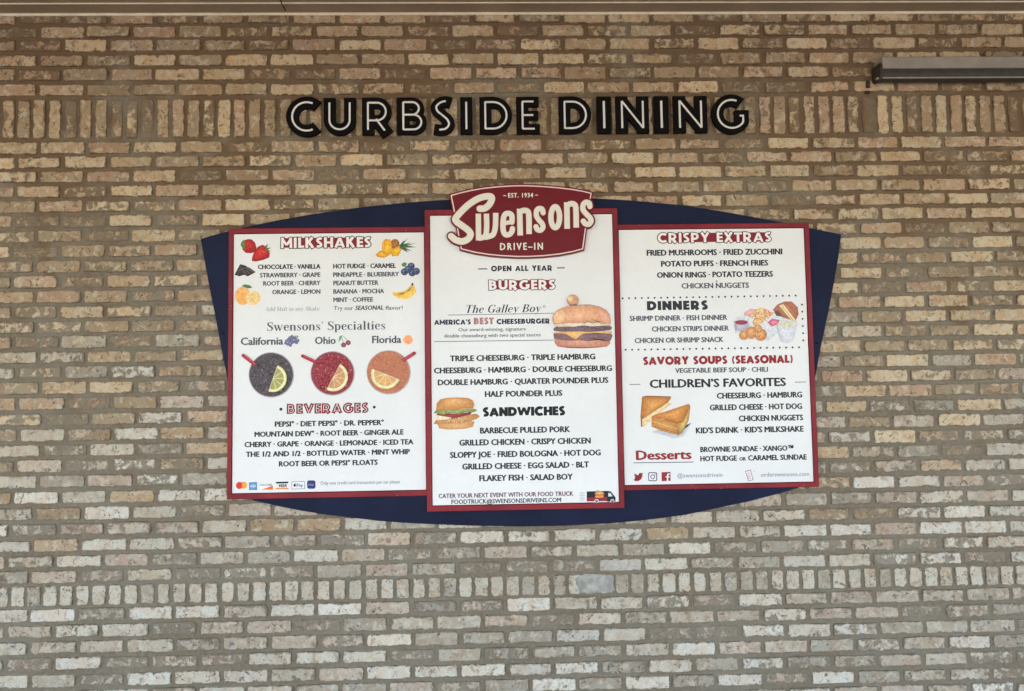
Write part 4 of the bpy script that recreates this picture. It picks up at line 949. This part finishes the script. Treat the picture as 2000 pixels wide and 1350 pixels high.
p.specks(*q(1440, 930), 18, 12, 60, [(190, 110, 70), (250, 232, 190), (206, 120, 110)], .6, 1.8, 51)
p.poly(zp([(1495, 1000), (1540, 965), (1615, 975), (1600, 1010), (1540, 1040)]), (206, 90, 130), (232, 150, 170))
p.poly(zp([(1165, 985), (1180, 1075), (1240, 1090), (1300, 1065), (1315, 1000)]), (178, 170, 190), (206, 200, 214)).ell(*q(1240, 1000), 14.5, 5.6, (196, 190, 204)).ell(*q(1240, 1000), 12.6, 4.4, (150, 50, 72), (176, 74, 90))
for x, y, r in ((1265, 1125, 9), (1340, 1100, 12), (1430, 1120, 12), (1400, 1060, 8)): p.ell(*q(x, y), r, r * 1.0, (196, 128, 78), (238, 186, 124), 0, 16, (-1, -3))
p.specks(*q(1360, 1110), 24, 9, 40, [(170, 100, 56), (244, 206, 150)], .6, 1.6, 52)
p.poly(zp([(1590, 1020), (1625, 1180), (1690, 1200), (1745, 1180), (1785, 1010)]), (206, 210, 220), (232, 236, 242)).ell(*q(1688, 1015), 19.5, 7, (216, 218, 214), (228, 226, 196)).specks(*q(1688, 1012), 16, 5, 40, [(196, 206, 160), (244, 240, 216), (206, 190, 150)], .6, 1.5, 53)
p.out('dinner_basket_picture', Rp, MAT['ink'])
# grilled cheese halves
q = zm(1200, 680, 4.822); p = Pic(RF)
p.poly(zp([(350, 790), (560, 850), (650, 830), (730, 700), (600, 820), (400, 770)]), (200, 206, 214), (186, 190, 198))
p.poly(zp([(245, 640), (260, 460), (300, 448), (530, 455), (535, 470), (500, 520), (265, 680)]), (178, 110, 50), (236, 172, 96), q(370, 540)).poly(zp([(245, 640), (265, 640), (280, 735), (250, 742)]), (168, 104, 52))
p.poly(zp([(262, 672), (500, 515), (545, 520), (400, 640), (285, 738), (262, 730)]), (234, 208, 156), (244, 226, 184)).line([q(300, 690), q(520, 530)], 1, (206, 160, 96))
p.line([q(265, 458), q(530, 458)], 1.2, (120, 72, 36))
p.poly(zp([(350, 640), (700, 525), (715, 545), (640, 690), (590, 705), (470, 670), (380, 660)]), (190, 116, 54), (236, 168, 90), q(560, 620)).poly(zp([(350, 645), (470, 675), (590, 708), (600, 820), (440, 780), (350, 740)]), (192, 130, 68), (216, 160, 98))
p.poly(zp([(590, 708), (640, 692), (716, 550), (700, 680), (640, 800), (605, 822)]), (176, 128, 62), (226, 196, 122)).line([q(360, 690), q(595, 765)], 1.2, (236, 196, 110)).line([q(380, 740), q(590, 800)], .9, (140, 84, 40)).line([q(470, 672), q(590, 706), q(640, 690), q(712, 548)], 1, (128, 76, 36))
p.out('grilled_cheese_picture', Rp, MAT['ink'])
# small marks at the foot
p = Pic(RF); rc = (150, 40, 48)
p.poly([(1237.2, 937.4), (1243, 936), (1239, 932.4), (1241.4, 931.8), (1238, 928.2), (1240, 928.2), (1238.4, 924.4), (1246, 928.6), (1247.4, 928.4), (1247.6, 925.6), (1250.4, 923.6), (1253, 924.2), (1256.6, 923.6), (1254.8, 926.4), (1254.6, 931), (1252, 936.4), (1247, 939.6), (1241, 939.8)], rc)
p.out('bird_mark', Rp, MAT['ink'])
p = Pic(RF)
def rr(cx, cy, r, pw=.35, n=28): return [(cx + r * math.copysign(abs(math.cos(2 * math.pi * i / n)) ** pw, math.cos(2 * math.pi * i / n)), cy + r * math.copysign(abs(math.sin(2 * math.pi * i / n)) ** pw, math.sin(2 * math.pi * i / n))) for i in range(n)]
p.poly(rr(1274.8, 931.2, 8.8), (84, 70, 84)).poly(rr(1274.8, 931.2, 7.1), (232, 234, 240)).ell(1274.8, 931.4, 4.6, 4.6, (84, 70, 84)).ell(1274.8, 931.4, 3, 3, (232, 234, 240)).ell(1279.4, 926.4, 1, 1, (84, 70, 84), None, 0, 8); p.out('camera_mark', Rp, MAT['ink'])
p = Pic(RF); p.poly([(1292, 922.6), (1309.4, 921.8), (1309.8, 939.2), (1292.4, 940)], rc).line([(1303.8, 939.6), (1303.8, 929.5), (1304.6, 926.6), (1308, 925.6)], 2.6, (236, 236, 240)).line([(1300, 931.8), (1307.8, 931.6)], 2.4, (236, 236, 240)); p.out('letter_f_mark', Rp, MAT['ink'])
p = Pic(RF); p.poly([(1455.4, 920.2), (1466.2, 917.6), (1471.6, 937.6), (1461.4, 940.2)], (140, 110, 124)).poly([(1457, 921.2), (1465.4, 919.2), (1470, 936.8), (1462.2, 938.8)], (232, 234, 240))
for i in range(4): p.line([(1458.6 + i * 1, 925 + 3.6 * i), (1464.6 + i * 1, 923.4 + 3.6 * i)], 1.1, (190, 110, 124))
p.line([(1472, 921), (1474, 920)], .8, (150, 120, 130)); p.out('phone_mark', Rp, MAT['ink'])

# ------------------------------------------------------------------ logo sign
q = zm(850, 350, 5.191)
plate_px = [(140, 152), (240, 124), (360, 96), (500, 73), (640, 58), (780, 50), (870, 48), (980, 50), (1120, 58), (1260, 70), (1400, 87), (1500, 105), (1603, 130), (1590, 200), (1570, 330), (1545, 480), (1512, 722),
            (1400, 752), (1260, 778), (1100, 795), (940, 803), (830, 803), (680, 795), (540, 782), (400, 760), (248, 722), (225, 600), (200, 460), (170, 300)]
logo_strokes = [  # centre lines in the lettering, width
 (smooth([(452, 300), (500, 296), (545, 262), (574, 205), (560, 176), (500, 178), (420, 206), (320, 274), (215, 385), (212, 425), (270, 470), (336, 520), (358, 560), (335, 605), (275, 632), (205, 615), (162, 578)]), 58),
 ([(437, 350), (440, 622)], 46, 0), (smooth([(519, 350), (522, 480), (512, 568), (482, 592), (440, 600)]), 46, 0), (smooth([(614, 342), (610, 480), (592, 553), (562, 576), (500, 592)]), 46, 0),
 ([(690, 450), (778, 434)], 34, 0), (smooth([(778, 436), (776, 370), (745, 348), (705, 362), (688, 430), (690, 520), (712, 562), (752, 560), (778, 530), (783, 502)]), 46),
 ([(856, 300), (862, 572)], 48, 0), (smooth([(856, 335), (895, 318), (934, 325), (949, 370), (952, 558)]), 48, 0),
 (smooth([(1094, 342), (1084, 306), (1054, 298), (1028, 322), (1026, 372), (1052, 415), (1084, 452), (1092, 490), (1068, 518), (1036, 512), (1022, 482)]), 44),
 ([(1262, 385)] and arc(1217, 386, 44, 106, 0, 360, 28), 46),
 ([(1334, 234), (1338, 504)], 48, 0), (smooth([(1336, 270), (1372, 250), (1410, 256), (1426, 300), (1430, 492)]), 48, 0),
 (smooth([(1568, 278), (1560, 244), (1530, 234), (1502, 258), (1498, 306), (1528, 350), (1566, 388), (1580, 425), (1558, 456), (1522, 452), (1502, 426)]), 46)]
def conv(dd):
    return lambda u, v: at(*q(u, v), dd)
mb = MB()
halo = []
for pts, w, *sq in logo_strokes: halo += stroke_quads(pts, w + 40, not sq)
vs, fs = union([list(plate_px)] + halo)
vs = [tuple(v) for v in vs]
V, F = solid(vs, [tuple(reversed(f)) for f in fs], conv(GD), .030, GD)
mb.add(V, F); logo = mb.build('logo_plate', sign, m_print('logo_red_enamel', lin((108, 10, 24)), .45)); logo['label'] = 'red plaque lettered Swensons Drive-In with cream border'
# border line set inside the plate, open where the script crosses it
def inset(pts, k):
    out = []; n = len(pts)
    for i in range(n):
        a = Vector(pts[i - 1]); p_ = Vector(pts[i]); b = Vector(pts[(i + 1) % n]); e1 = (p_ - a).normalized(); e2 = (b - p_).normalized()
        m_ = (Vector((-e1.y, e1.x)) + Vector((-e2.y, e2.x))).normalized(); m_ = m_ / max(.5, m_.dot(Vector((-e1.y, e1.x)))); out.append(tuple(p_ + m_ * k))
    return out
bpts = inset(plate_px, 19)
fx = conv(GD + .0004)
f = Flat(); qs = stroke_quads(bpts + [bpts[0]], 12); vs, fs = union(qs); f.tri2(vs, fs, fx, GD + .0004); f.out('border_line', logo, MAT['i_pink'])
f = Flat(); vs, fs = union(halo); f.tri2(vs, fs, conv(GD + .0008), GD + .0008); f.out('script_outline', logo, logo.data.materials[0])
qs = []
for pts, w, *sq in logo_strokes: qs += stroke_quads(pts, w + 10, not sq)
f = Flat(); vs, fs = union(qs); f.tri2(vs, fs, conv(GD + .0012), GD + .0012); f.out('script_edge', logo, MAT['i_pink'])
qs = []
for pts, w, *sq in logo_strokes: qs += stroke_quads(trim(pts, 5, 5) if sq else pts, w - 2, not sq)
f = Flat(); vs, fs = union(qs); f.tri2(vs, fs, conv(GD + .0016), GD + .0016); f.out('script_lettering', logo, MAT['i_cream'])
sans('small_lettering', logo, 'EST. 1934', 992.4, 1041.4, 386.2, 385.4, 8.4, GD, MAT['i_cream'], .05, 0, 1.25)
sans('small_lettering', logo, 'DRIVE–IN', 976.6, 1060.6, 488.8, 487.2, 13.2, GD, MAT['i_cream'], .04, 0, 1.4)
p = Pic(GD)
for a, b in (((983, 382.2), (988.5, 382.4)), ((1045, 381.4), (1050.5, 381.2))): p.line([a, b], 1.8, (226, 200, 196))
p.out('lettering_dash', logo, MAT['ink'])
